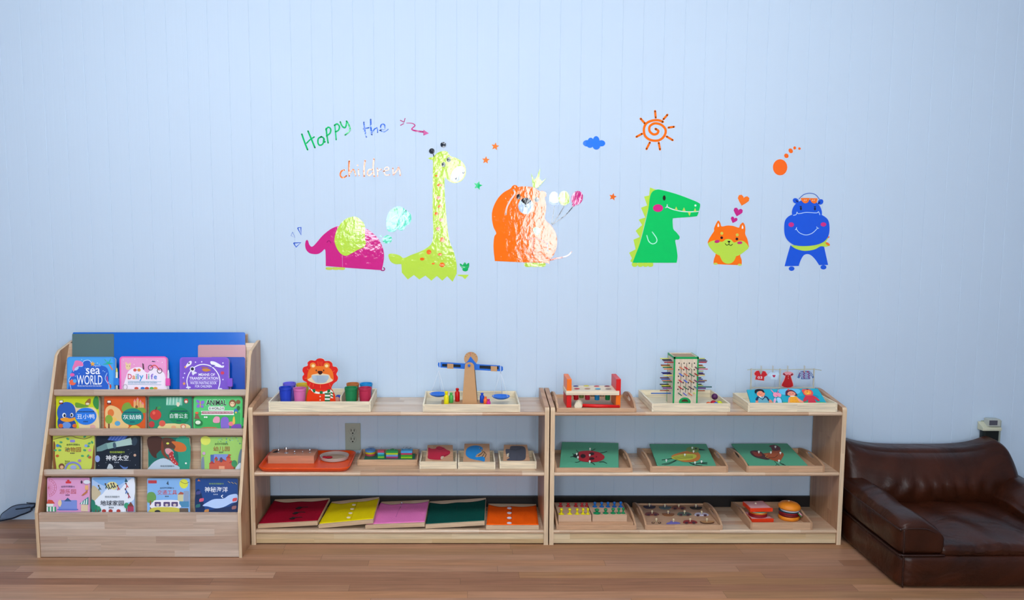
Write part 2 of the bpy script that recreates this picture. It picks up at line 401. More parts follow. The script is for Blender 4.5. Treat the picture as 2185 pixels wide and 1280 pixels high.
# ================================================================== SHELF UNITS
YF = -0.300
def shelf_unit(x0, x1, label):
    t = thing('shelf_unit', ((x0+x1)/2, -0.15, 0), label, 'shelf', 'low open wooden shelf units along the wall'); th = 0.0185
    def rnd(pts, r, n=4):      # round chosen corners: pts (y,z,round?)
        out = []
        for i, p in enumerate(pts):
            if not p[2]: out.append((p[0], p[1])); continue
            a = Vector(pts[i-1][:2]); b = Vector(p[:2]); c = Vector(pts[(i+1) % len(pts)][:2])
            q0 = b+(a-b).normalized()*p[2]; q1 = b+(c-b).normalized()*p[2]
            for k in range(n+1):
                s = k/n; out.append(tuple((q0*(1-s)**2+b*2*s*(1-s)+q1*s*s)))
        return out
    prof = rnd([(YF, 0, 0), (-0.012, 0, 0), (-0.012, 0.618, 0.012), (-0.05, 0.618, 0.02), (YF, 0.592, 0.014)], 0)
    for xa in (x0, x1-th):
        mb = MB(); mb.prism([(p[0], p[1]) for p in prof], lambda u, v, h: Vector((h, u, v)), xa, xa+th, W_Z)
        mb.slot(W_EDGE)
        for i, f in enumerate(mb.f):   # front edge strips run along the grain
            c = [Vector(mb.v[k]) for k in f]; nn = (c[1]-c[0]).cross(c[2]-c[0])
            if nn.length > 0 and abs(nn.normalized().y) > 0.5: mb.mi[i] = mb.ms.index(W_EDGE)
        mb.build('side_panel', t, bevel=0.003)
    for z in (0.5725, 0.3140, 0.0640):
        mb = MB(); xa, xb = x0+th, x1-th
        y1 = -0.012; pr = [(y1, z-0.0165), (y1, z), (YF+0.011, z)]+[(YF+0.0095-0.0082*math.sin(a), z-0.00825+0.00825*math.cos(a)) for a in [PI*k/12 for k in range(1, 12)]]+[(YF+0.011, z-0.0165)]
        mb.prism(pr, lambda u, v, h: Vector((h, u, v)), xa+.0002, xb-.0002, W_X)
        o = mb.build('shelf_board', t)
        for p in o.data.polygons: p.use_smooth = len(p.vertices) == 4 and abs(p.normal.y) > .12 and p.normal.y < 0
    mb = MB(); mb.box(x0+th, x1-th, YF+0.008, YF+0.024, 0.005, 0.0472, W_PALE, 0.0008); mb.build('kick_board', t)
    return t
SA = (-0.889, 0.3655); SB = (0.3705, 1.604)
shelf_unit(*SA, 'low open wooden shelf unit next to the book display, holding dressing frames below')
shelf_unit(*SB, 'low open wooden shelf unit beside the brown leather seat, holding green puzzle boards')

# ================================================================== BOOK DISPLAY
SL = 0.234/0.612
def slantY(z): return -0.434+(z-0.188)*SL
SN = Vector((0, -0.612, 0.234)).normalized()       # normal of the slanted front
def slant(off): return Plane(Vector((0, -0.434, 0.188))-SN*off, SN)
BX0 = XY(80, -0.434, 0.1)-0.006; BX1 = XY(518, -0.434, 0.1)-0.005
t = thing('book_display', ((BX0+BX1)/2, -0.2, 0), 'wooden front-facing book display stand with four tiers, left of the shelves', 'bookshelf')
pr = [(-0.434, 0), (-0.03, 0), (-0.03, 0.835), (-0.05, 0.835), (-0.175, 0.812), (-0.200, 0.795), (-0.436, 0.190)]
for xa, xb in ((BX0, BX0+.0125), (BX1-0.0125, BX1)):
    mb = MB(); mb.prism(pr, lambda u, v, h: Vector((h, u, v)), xa, xb, W_Z); mb.slot(W_EDGE)
    for i, f in enumerate(mb.f):
        c = [Vector(mb.v[k]) for k in f]; nn = (c[1]-c[0]).cross(c[2]-c[0])
        if nn.length > 0 and abs(nn.normalized().x) < 0.5: mb.mi[i] = mb.ms.index(W_EDGE)
    mb.build('side_panel', t, bevel=0.003)
bx0, bx1 = BX0+0.0125, BX1-0.0125
mb = MB(); mb.box(bx0, bx1, -0.430, -0.414, 0.002, 0.186, W_FR, 0.0015); mb.build('front_board', t)
LIPS = []
for py0, py1 in ((831.5, 844), (915, 929.5), (1002.5, 1016.5)):
    a = slant(0.004).at(300, py0); b = slant(0.004).at(300, py1)
    zt = a.z; zb = b.z; y = a.y
    mb = MB(); mb.box(bx0+.0002, bx1-.0002, y, y+0.012, zb, zt, W_FR, 0.0012)
    mb.build('ledge', t); LIPS.append((y, zb, zt))
tiers = [(-0.414, 0.155, 0.0)] + [(l[0]+0.012, l[1], 0) for l in reversed(LIPS)]   # front y of pocket floor, floor z
for i, (y, z, _) in enumerate(tiers):
    mb = MB(); mb.box(bx0+.0002, bx1-.0002, y-.001, y+0.105, z-0.006, z+.004, W_X); mb.build('pocket_floor', t)
    # sloping back of the pocket
    zt = tiers[i+1][1] if i < 3 else 0.79
    yb = y+0.052; dz = zt-z; dy = dz*SL*0.95
    if i == 3: zt = 0.83; yb = -0.182; dy = (zt-z)*0.49
    mb = MB(); mb.prism([(yb, z), (yb+0.008, z), (yb+0.008+dy, zt), (yb+dy, zt)], lambda u, v, h: Vector((h, u, v)), bx0+.0002, bx1-.0002, W_X); mb.build('pocket_back', t)
mb = MB(); mb.box(bx0+.0002, XY(528, -.045, .86), -0.045, -0.032, 0.02, onY(160, 713, -0.045).z, W_X, 0.001); mb.build('back_panel', t)

# ================================================================== WALL STICKERS (vinyl, on the grooved wall)
WP = PY(0.0)
def sticker_art(org, sc, rough=0.035, bump=0.07, h0=0.0006):
    return Art(WP, org, sc, h0=h0, rough=rough, spec=0.55, bump=bump, bscale=38)
GRN, LIM, ORG, MAG, BLU, BLK, WHT = '#0cc863', '#bde04a', '#ff7404', '#cf2585', '#0c55dc', '#141416', '#e6eefa'
def single(name, label, org, sc, draw, group=None, cat='wall sticker', **k):
    a = sticker_art(org, sc, **k); a.base = k.get('h0', 0.0006); draw(a); o = a.build(name); tag(o, label, cat, group); return o
def multi(name, label, org, sc, parts, group=None, cat='wall sticker', loc=None):
    t = None; h = 0.0006
    for pn, dr in parts:
        a = sticker_art(org, sc, h0=h); a.base = 0.0002; dr(a)
        if t is None:
            c = sum((Vector(v) for v in a.mb.v), Vector())/len(a.mb.v)
            t = thing(name, (c.x, -0.001, c.z), label, cat, group)
        a.build(pn, t); h = a.h
    return t
# lettering
L = (620, 230), 6.828
def happy(a):
    g = '#10c06a'
    a.S(g, 24, (165, 385), (205, 500), (248, 610)); a.S(g, 24, (255, 340), (310, 470), (355, 580)); a.S(g, 20, (235, 515), (290, 460), (345, 425))
    a.S(g, 22, (440, 425), (405, 450), (400, 510), (425, 545), (470, 525), (490, 455), (450, 420)); a.S(g, 20, (485, 450), (480, 500), (505, 495))
    a.S(g, 22, (520, 300), (530, 400), (548, 512)); a.S(g, 22, (515, 320), (550, 283), (585, 310), (575, 370), (525, 410))
    a.S('#2fd08a', 20, (645, 250), (655, 350), (665, 465)); a.S(g, 22, (640, 255), (680, 235), (712, 270), (700, 325), (655, 350))
    a.S(g, 22, (725, 205), (755, 270), (800, 285), (822, 200)); a.S(g, 22, (815, 195), (860, 270), (860, 335), (795, 395))
single('happy_lettering', 'green handwritten word "Happy" stuck high on the wall, leftmost of the lettering', *L, happy, 'handwritten word stickers')
def the_(a):
    b = '#2f6ad6'
    a.S(b, 22, (1068, 210), (1080, 320), (1105, 430)); a.S(b, 18, (1060, 310), (1100, 298), (1140, 290))
    a.S(b, 24, (1168, 170), (1170, 280), (1185, 395)); a.S(b, 18, (1190, 370), (1215, 320), (1250, 290), (1265, 310), (1268, 360))
    a.S(b, 18, (1300, 330), (1370, 300), (1370, 250), (1335, 238), (1312, 270), (1320, 340), (1360, 350), (1420, 312))
single('the_lettering', 'blue handwritten word "the" stuck between the green word and the pink arrow', *L, the_, 'handwritten word stickers')
def children(a):
    o = '#f07a28'
    a.S(o, 22, (790, 905), (740, 925), (725, 985), (765, 1020), (815, 990))
    a.S(o, 24, (855, 775), (852, 900), (855, 995)); a.S(o, 18, (862, 960), (905, 900), (930, 920), (950, 990))
    a.S('#f0925c', 18, (990, 895), (990, 940), (1002, 990)); a.E(o, 978, 838, 12)
    a.S(o, 24, (1085, 770), (1072, 880), (1072, 1000)); a.S(o, 22, (1215, 745), (1205, 880), (1220, 1000))
    a.S(o, 20, (1195, 900), (1140, 905), (1120, 960), (1150, 985), (1200, 940))
    a.S('#ef8a58', 18, (1262, 880), (1268, 940), (1268, 995)); a.S('#ef8a58', 16, (1270, 930), (1300, 895), (1325, 900))
    a.S('#ef8a58', 16, (1350, 925), (1430, 900), (1415, 865), (1375, 880), (1365, 940), (1390, 980), (1445, 975))
    a.S('#f08450', 20, (1490, 880), (1500, 975)); a.S('#f08450', 20, (1503, 970), (1555, 905), (1572, 865)); a.S('#f08450', 18, (1575, 870), (1590, 920), (1600, 985))
single('children_lettering', 'orange handwritten word "children" stuck below the other two words', *L, children, 'handwritten word stickers')
def arrow(a):
    a.S('#c23a86', 12, (1668, 155), (1655, 205), smooth=False); a.S('#c23a86', 12, (1600, 182), (1650, 208), smooth=False); a.S('#c23a86', 12, (1602, 255), (1648, 230), smooth=False)
    a.S('#c02f80', (8, 26), (1690, 222), (1770, 226), (1812, 258), (1765, 310), (1820, 335), (1940, 352)); a.P('#cf5a9c', (1935, 318), (2015, 372), (1935, 405))
single('arrow_sticker', 'magenta wavy arrow pointing right toward the giraffe with three short rays', *L, arrow)
# elephant
E_ = (610, 420), 6.4
def eb(a):
    a.poly(MAG, [(545, 945), (545, 945), (545, 850), (540, 730), (522, 718), (490, 750), (440, 778), (380, 780), (320, 765), (278, 720), (264, 660), (272, 605), (288, 588), (303, 600), (320, 650), (350, 680), (385, 662), (440, 600), (500, 530), (570, 470), (640, 425), (740, 392), (860, 385), (980, 395), (1090, 430), (1180, 490), (1260, 570), (1315, 670), (1340, 780), (1335, 880), (1310, 1000), (1310, 1000), (1270, 998), (900, 972), (560, 945), (560, 945)], n=4)
    a.S('#8a1a60', 10, (562, 622), (578, 602), (600, 602), (614, 632)); a.S('#d9a9d6', 3, (770, 800), (775, 955), smooth=False)
def ee(a): a.poly(LIM, [(915, 270), (830, 295), (750, 365), (690, 470), (665, 570), (675, 650), (720, 740), (780, 795), (840, 800), (900, 770), (980, 725), (1060, 690), (1092, 640), (1080, 560), (1082, 440), (1070, 370), (1020, 310), (965, 275)], n=4)
def ef(a):
    for x in (550, 640, 720): a.poly('#c8d860', [(x, 962), (x+80, 964), (x+82, 992), (x+40, 998), (x, 990)], n=3)
def et(a): a.S('#a8307c', 14, (1305, 1003), (1335, 1005), (1350, 985), (1335, 965))
multi('elephant_sticker', 'magenta elephant with a big lime ear, leftmost animal on the wall', *E_, [('foot', ef), ('tail', et), ('body', eb), ('ear', ee)])
for i, (pts, w) in enumerate([([(160, 425), (205, 415), (208, 520)], 16), ([(105, 630), (205, 625), (140, 685)], 16), ([(92, 480), (125, 555), (70, 530)], 9)]):
    single('water_drop_sticker', ('small blue triangular water drop sticker nearest above the trunk tip', 'small blue triangular water drop sticker, lowest of the three by the trunk', 'faint outlined blue drop sticker, leftmost of the three by the trunk')[i], *E_, lambda a: a.S('#3a66d8' if w > 10 else '#8aa4e0', w, *pts, smooth=False, closed=True), 'blue drops by the elephant trunk')
def leaf(a):
    a.poly('#5fdcbe', [(1545, 130), (1480, 145), (1425, 190), (1385, 260), (1370, 350), (1385, 450), (1430, 480), (1490, 470), (1520, 440), (1570, 460), (1620, 440), (1640, 390), (1690, 370), (1715, 290), (1700, 230), (1650, 190), (1600, 150)], n=3)
    a.poly('#0cc070', [(1420, 200), (1460, 160), (1520, 165), (1530, 210), (1500, 250), (1485, 215)], n=4)
    for x, y, x2, y2 in ((1500, 250, 1440, 300), (1520, 300, 1500, 400), (1560, 280, 1600, 380), (1600, 240, 1680, 320)): a.S('#c4f4e8', 8, (x, y), (x2, y2), smooth=False)
    a.S('#38a890', 12, (1615, 208), (1640, 183), smooth=False); a.poly('#20b080', [(1495, 350), (1520, 330), (1525, 390), (1510, 420)], n=3)
single('leaf_sticker', 'pale green split-leaf plant sticker above the elephant back', *E_, leaf)
def leaf2(a): a.poly('#4cd4ac', [(1320, 570), (1360, 530), (1410, 525), (1448, 560), (1440, 610), (1400, 635), (1350, 630), (1325, 610)], n=4); a.E('#86dcc6', 1300, 535, 14, 12)
single('round_leaf_sticker', 'small pale green rounded leaf sticker right of the elephant back', *E_, leaf2)
# giraffe
G_ = (820, 290), 3.877
def gb(a):
    a.poly(LIM, [(365, 182), (405, 172), (440, 140), (485, 125), (520, 130), (545, 165), (590, 180), (640, 210), (672, 260), (672, 320), (640, 370), (590, 390), (540, 378), (505, 345), (498, 380), (500, 480), (508, 600), (522, 750), (540, 870), (575, 960), (598, 1060), (598, 1140), (598, 1140), (565, 1205), (565, 1205), (520, 1160), (520, 1160), (480, 1197), (480, 1197), (435, 1158), (435, 1158), (390, 1197), (390, 1197), (340, 1155), (340, 1155), (290, 1187), (290, 1187), (245, 1150), (245, 1150), (195, 1187), (195, 1187), (145, 1130), (145, 1130), (142, 1070), (135, 1060), (90, 1060), (50, 1035), (35, 980), (80, 975), (130, 990), (160, 1010), (220, 985), (300, 955), (360, 920), (395, 880), (405, 800), (400, 600), (402, 300), (402, 205), (380, 195)], n=3)
def gm(a):
    a.poly('#ccdaf0', [(552, 350), (560, 300), (600, 258), (645, 250), (665, 285), (650, 340), (610, 375), (570, 375)], n=4)
    a.S(BLK, 6, (586, 352), (592, 358), (597, 347)); a.S(BLK, 6, (648, 304), (655, 310), (660, 300))
SP = [(431, 330, 11, 8), (457, 407, 21, 12), (459, 583, 17, 12), (432, 643, 16, 13), (480, 858, 20, 20), (369, 960, 20, 20), (460, 980, 18, 11), (313, 1018, 19, 12), (405, 1056, 13, 7), (478, 1066, 22, 19)]
parts = [('spot', (lambda a, q=q: a.E('#f5700c', *q))) for q in SP] + [('spot', (lambda a, q=q: a.E('#f0a08c', *q, 18, 15))) for q in ((450, 512), (472, 695), (446, 768))]
parts += [('horn', lambda a: (a.E('#1c2430', 393, 125, 23), a.S('#1c2430', 7, (400, 140), (411, 168), smooth=False))), ('horn', lambda a: a.E('#1c2430', 488, 73, 23)), ('eye', lambda a: a.E('#1c2430', 490, 237, 16, 20)), ('eye', lambda a: a.E('#333c46', 533, 196, 17, 20))]
multi('giraffe_sticker', 'tall lime green giraffe with orange spots sitting behind the elephant', *G_, [('body', gb), ('muzzle', gm)]+parts)
def plant(a):
    for p in ([(662, 1100), (650, 1070), (666, 1045), (682, 1070), (676, 1100)], [(655, 1105), (628, 1075), (626, 1055), (648, 1068), (662, 1095)], [(678, 1100), (680, 1065), (700, 1050), (702, 1080), (688, 1105)]): a.poly('#0cb05c', p, n=4)
    a.E('#0cb05c', 670, 1104, 24, 16)
single('sprout_sticker', 'small green sprout sticker beside the giraffe front', *G_, plant)
def grass(a): a.P(LIM, (608, 1148), (700, 1148), (690, 1160), (668, 1185), (645, 1163), (608, 1155))
single('grass_sticker', 'tiny lime green pointed grass strip right of the giraffe base', *G_, grass)
# stars, cloud
S_ = (1000, 280), 3.765
def star(cx, cy, r, rot): return [(cx+(r if k % 2 == 0 else r*.45)*math.sin(math.radians(rot+36*k)), cy-(r if k % 2 == 0 else r*.45)*math.cos(math.radians(rot+36*k))) for k in range(10)]
for lab, c, cx, cy, r, rot in (('small orange star sticker, highest of the stars', '#f58238', 213, 122, 33, 10), ('small orange star sticker left of and below the highest star', '#f58238', 138, 232, 32, 5), ('green star sticker right of the giraffe head', '#12c878', 75, 436, 38, 15), ('small orange star sticker between the balloons and the crocodile', '#f06e1e', 1158, 527, 32, 12)):
    single('star_sticker', lab, *S_, lambda a: a.P(c, *star(cx, cy, r, rot)), 'small star stickers')
def cloud(a):
    c = '#2f7df0'
    for e in ((950, 97, 32, 26), (980, 80, 24, 28), (975, 112, 26, 22), (1024, 78, 27, 39), (1026, 118, 30, 30), (1066, 97, 31, 25), (1000, 96, 40, 24)): a.E(c, *e)
single('cloud_sticker', 'small bright blue cloud sticker left of the orange sun', *S_, cloud)
# bear
B_ = (1030, 340), 5.12
def bb(a):
    a.poly(ORG, [(133, 1110), (133, 1110), (120, 1000), (118, 920), (128, 840), (148, 805), (118, 740), (102, 660), (102, 580), (125, 500), (170, 420), (230, 360), (300, 320), (325, 290), (350, 280), (378, 290), (385, 302), (430, 295), (500, 298), (560, 308), (620, 348), (650, 345), (690, 362), (692, 400), (678, 420), (692, 490), (690, 560), (680, 650), (745, 720), (795, 800), (812, 880), (805, 970), (770, 1050), (730, 1100), (730, 1140), (690, 1130), (455, 1125), (455, 1125)], n=4)
def bf(a): 
    for x in (500, 570, 640): a.poly('#b8d84c', [(x-42, 1132), (x+40, 1132), (x+44, 1165), (x, 1175), (x-40, 1168)], n=3)
def bt(a): a.S('#e86a4c', 16, (738, 1100), (800, 1082), (870, 1070)); a.S('#f2d8dc', 14, (870, 1070), (930, 1050), (970, 1010))
def bear_line(a): a.S('#e8d2c8', 17, (338, 335), (350, 375), (300, 450), (262, 530), (253, 600))
def beye1(a): a.E('#15151c', 391, 408, 22, 30)
def beye2(a): a.E('#28423c', 592, 440, 24, 28); a.E('#dfe6e4', 600, 425, 9)
def bbelly(a):
    a.poly('#a4dca4', [(545, 760), (590, 740), (640, 765), (625, 800), (600, 830), (560, 800)], n=3)
def bfold(a): a.S('#e65a2c', 6, (478, 870), (560, 860), (640, 880), (708, 925)); a.S('#b4482c', 4, (552, 862), (548, 1010), (535, 1060)); a.S('#b0bcd0', 9, (706, 915), (712, 1000), smooth=False)
def bear_mark(a):
    
    a.E('#b9cfe8', 470, 510, 83, 88); a.poly('#141418', [(420, 452), (440, 425), (490, 420), (528, 450), (500, 478), (475, 492), (450, 482)], n=4); a.S('#141418', 14, (469, 485), (469, 518), smooth=False)
def bcrown(a): a.P('#b4de50', (545, 300), (540, 235), (528, 150), (560, 225), (590, 190), (628, 95), (618, 210), (650, 240), (695, 205), (640, 270), (600, 312), (560, 308))
multi('bear_sticker', 'big orange bear with black nose and a pale right half', *B_, [('foot', bf), ('tail', bt), ('body', bb), ('white_line', bear_line), ('eye', beye1), ('eye', beye2), ('belly_patch', bbelly), ('fold_line', bfold), ('muzzle', bear_mark), ('crown', bcrown)])
for i, (c, cx, cy, rx, ry, pts) in enumerate((('#98a8e0', 780, 425, 57, 75, [(782, 510), (770, 600), (752, 700)]), ('#c2e070', 888, 425, 60, 80, [(888, 515), (830, 610), (760, 705)]), ('#cc2280', 1030, 422, 62, 80, [(990, 510), (900, 610), (760, 710)]))):
    def bal(a, i=i):
        a.S('#20242e' if i else '#3c4456', 8, *pts); a.E(c, cx, cy, rx, ry, 20 if i == 2 else 0)
        if i == 0: a.poly('#2c62d2', [(725, 455), (770, 480), (830, 470), (835, 495), (785, 505), (735, 490)], n=3)
        if i == 2: a.poly(c, [(985, 480), (1010, 495), (995, 515), (975, 508)], n=3); a.S('#f0d8ea', 6, (985, 385), (1000, 370), (1020, 362))
        if i == 1: a.poly('#a8cc38', [(835, 455), (890, 470), (945, 455), (935, 485), (860, 490)], n=3)
    single('balloon_sticker', ('pale violet and blue balloon sticker, leftmost of three', 'pale lime green balloon sticker between the other two', 'solid magenta balloon sticker, rightmost of three')[i], *B_, bal, 'balloons behind the bear', h0=0.0006+i*0.0007)
# sun
U_ = (1320, 220), 3.368
def sun(a):
    o = '#fb7412'; pts = []
    a.S(o, 17, (265, 185), (285, 200), (275, 220), (248, 224), (222, 200), (225, 165), (262, 145), (310, 158), (338, 195), (325, 240), (285, 268), (230, 265), (190, 235), (182, 185), (200, 145), (245, 125), (290, 124), (318, 135))
    for p in ((262, 57, 266, 105), (350, 84, 322, 116), (397, 170, 358, 176), (388, 266, 345, 240), (297, 333, 288, 285), (200, 330, 224, 283), (128, 242, 168, 220), (158, 112, 188, 146)): a.S(o, 15, p[:2], p[2:], smooth=False)
single('sun_sticker', 'orange spiral sun with eight rays, highest sticker on the wall right of the cloud', *U_, sun)
# crocodile
C_ = (1330, 380), 6.095
def ccb(a):
    a.poly(GRN, [(120, 1100), (120, 1100), (165, 980), (220, 830), (280, 600), (325, 400), (345, 250), (375, 180), (430, 150), (500, 155), (700, 210), (900, 285), (985, 325), (998, 350), (990, 400), (965, 480), (940, 498), (800, 510), (660, 520), (642, 535), (642, 600), (652, 665), (690, 705), (725, 750), (732, 775), (715, 800), (675, 808), (690, 900), (703, 1000), (700, 1060), (692, 1100), (692, 1100)], n=4)
def cspk(a): a.P(LIM, (120, 1100), (90, 1080), (112, 1040), (75, 970), (160, 925), (132, 800), (215, 765), (160, 685), (245, 610), (200, 540), (285, 512), (230, 385), (310, 355), (270, 240), (335, 225), (348, 122), (420, 150), (360, 250), (200, 900))
def cft(a):
    for x in (115, 190, 255, 320): a.poly(LIM, [(x, 1102), (x+62, 1102), (x+66, 1140), (x+32, 1155), (x, 1140)], n=3)
def cface(a): a.S(WHT, 12, (567, 372), (640, 405), (760, 432), (880, 438), (980, 432)); a.S(WHT, 12, (548, 385), (567, 372), (570, 345))
def cnos(a): a.E('#d8f4e4', 936, 356, 14)
TEETH = [('tooth', (lambda a, p=p: a.P('#cbd860', *p))) for p in (((665, 410), (688, 370), (707, 420)), ((765, 428), (788, 380), (810, 432)), ((912, 436), (932, 388), (950, 435)), ((836, 440), (858, 492), (880, 441)))]
def ceye(a): a.E('#2a2a1c', 531, 258, 19, 34)
def cchk(a): a.E('#d92d86', 450, 390, 66, 50)
def carm(a): a.S('#b8f4e0', 12, (305, 745), (330, 820), (380, 855), (430, 830), (430, 780), (375, 700))
multi('crocodile_sticker', 'bright green crocodile standing upright with lime back spikes', *C_, [('back_spikes', cspk), ('foot', cft), ('body', ccb), ('smile', cface), ('arm_outline', carm), ('eye', ceye), ('cheek', cchk), ('nostril', cnos)]+TEETH)
# dog
D_ = (1490, 390), 6.4
def heart(cx, cy, s, rot):
    p = [(0, 1), (-.55, .45), (-1, -.1), (-.95, -.65), (-.5, -.85), (-.1, -.6), (0, -.35), (0, -.35), (.1, -.6), (.5, -.85), (.95, -.65), (1, -.1), (.55, .45), (0, 1)]
    a = math.radians(rot); return [(cx+s*(x*math.cos(a)-y*math.sin(a)), cy+s*(x*math.sin(a)+y*math.cos(a))) for x, y in p]
def dogb(a): a.poly(ORG, [(207, 1108), (207, 1108), (210, 1060), (230, 1000), (270, 960), (540, 960), (575, 1010), (592, 1060), (592, 1125), (592, 1125), (400, 1118)], n=4); a.poly(LIM, [(308, 980), (500, 980), (500, 1040), (460, 1090), (400, 1105), (345, 1085), (312, 1040)], n=4); a.E('#c8d85c', 235, 1105, 28, 14); a.E('#c8d85c', 565, 1118, 28, 14)
def dogh(a):
    a.poly(ORG, [(213, 660), (215, 620), (240, 560), (272, 515), (300, 550), (318, 595), (400, 583), (480, 590), (552, 612), (570, 575), (607, 542), (635, 580), (642, 640), (640, 700), (670, 770), (686, 850), (686, 880), (640, 930), (540, 990), (410, 1005), (280, 985), (190, 920), (132, 835), (140, 780), (180, 710)], n=4)
    a.poly(LIM, [(132, 835), (180, 795), (250, 785), (310, 805), (345, 795), (370, 775), (410, 768), (450, 780), (490, 815), (560, 790), (630, 805), (686, 878), (640, 930), (540, 995), (410, 1010), (280, 990), (190, 925)], n=4)
    for x, y in ((272, 572), (602, 598)): a.poly('#f4ece4', [(x, y-22), (x+14, y+22), (x-12, y+26)], n=3)
    for x, y in ((320, 690), (530, 711)): a.E('#d8d050', x, y, 20, 21)
    for x, y in ((318, 750), (525, 766)): a.E('#280c10', x, y, 18)
    a.E('#d0287c', 255, 801, 36, 20, -8); a.E('#d0287c', 565, 818, 36, 19, -4)
    a.poly('#14100c', [(396, 795), (436, 795), (418, 818)], n=3); a.S('#14100c', 8, (416, 812), (414, 838), (385, 850), (365, 828)); a.S('#14100c', 8, (414, 838), (440, 855), (464, 838))
multi('dog_sticker', 'small orange and lime puppy face sticker with pointed ears', *D_, [('body', dogb), ('head', dogh)])
for i, (c, x, y, s_, r) in enumerate((('#ff7818', 612, 237, 78, 15), ('#c81e84', 540, 398, 62, 15), ('#c81e84', 485, 506, 46, 20))):
    single('heart_sticker', ('orange heart sticker, largest and highest above the puppy', 'magenta heart sticker in the middle above the puppy', 'smallest magenta heart sticker, just above the puppy head')[i], *D_, lambda a: a.P(c, *heart(x, y, s_, r)), 'heart stickers above the puppy')
# hippo
H_ = (1640, 300), 4.413
def hpb(a): 
    a.poly(BLU, [(205, 985), (205, 985), (180, 1070), (150, 1182), (150, 1182), (283, 1180), (283, 1180), (300, 1130), (330, 1080), (365, 1068), (400, 1080), (440, 1120), (475, 1172), (475, 1172), (560, 1170), (560, 1170), (540, 1080), (515, 965), (515, 965)], n=4)
    a.E(BLU, 216, 1205, 27, 21); a.E(BLU, 516, 1192, 28, 21)
def hps(a): a.poly(LIM, [(205, 985), (205, 985), (260, 1020), (340, 1038), (430, 1025), (490, 995), (535, 1000), (575, 985), (540, 960), (560, 915), (525, 930), (400, 980)], n=4); a.E('#ee7a20', 556, 973, 24, 12, 35); a.E('#ee7a50', 564, 909, 10, 7, -40)
def hph(a):
    a.S('#2c5cc0', 6, (285, 548), (330, 508), (385, 495), (440, 508), (478, 552))
    a.E(BLU, 255, 567, 30, 24, 30); a.E(BLU, 488, 577, 28, 24, -40); a.E('#0b2470', 268, 572, 18, 7, 35); a.E('#0b2470', 474, 586, 16, 7, -45)
    a.poly(BLU, [(222, 700), (225, 640), (260, 590), (320, 560), (400, 560), (460, 590), (492, 640), (498, 700), (450, 740), (280, 740)], n=4)
    a.poly(BLU, [(145, 830), (155, 750), (200, 705), (260, 690), (350, 678), (450, 685), (510, 705), (560, 750), (572, 830), (560, 900), (520, 950), (450, 980), (350, 992), (250, 985), (190, 950), (155, 900)], n=4)
    a.S('#c4e0fa', 6, (232, 703), (258, 695), (266, 672), (280, 688), (350, 676), (450, 680), (468, 668), (481, 698))
    a.S('#c4e4fa', 6, (258, 830), (290, 868), (350, 888), (410, 870), (458, 825)); a.S('#c4e4fa', 6, (250, 838), (258, 832), (262, 818)); a.S('#c4e4fa', 6, (450, 812), (460, 824), (470, 824))
    a.E('#cf2a88', 211, 791, 26, 22); a.E('#cf2a88', 514, 789, 27, 20)
    a.E('#101c3c', 302, 640, 9, 15); a.E('#101c3c', 434, 642, 9, 14); a.E('#101c3c', 300, 620, 11, 5); a.E('#101c3c', 434, 622, 11, 5)
def hpg(a):
    a.poly('#f8741c', [(300, 540), (300, 540), (385, 540), (385, 540), (370, 578), (340, 590), (312, 572)], n=4); a.poly('#f8741c', [(385, 542), (385, 542), (458, 542), (458, 542), (450, 580), (425, 592), (398, 575)], n=4)
    for x in (335, 350, 410, 426): a.S('#fbe0c8', 4, (x-4, 568), (x+4, 556), smooth=False)
multi('hippo_sticker', 'blue hippo with orange sunglasses, rightmost animal on the wall', *H_, [('body', hpb), ('scarf', hps), ('head', hph), ('sunglasses', hpg)])
for i, e in enumerate(((108, 251, 68, 76), (167, 143, 20, 22, -40), (208, 96, 19, 24, -35), (245, 69, 13, 15), (290, 75, 12, 12))):
    single('dot_sticker', ('large orange oval sticker above the hippo', 'orange oval dot next to the large orange oval', 'larger orange oval dot in the middle of the dotted trail', 'small orange dot, highest of the dotted trail', 'tiny orange dot at the right end of the trail')[i], *H_, lambda a: a.E('#ff6a08', *e), 'trail of orange dots above the hippo')

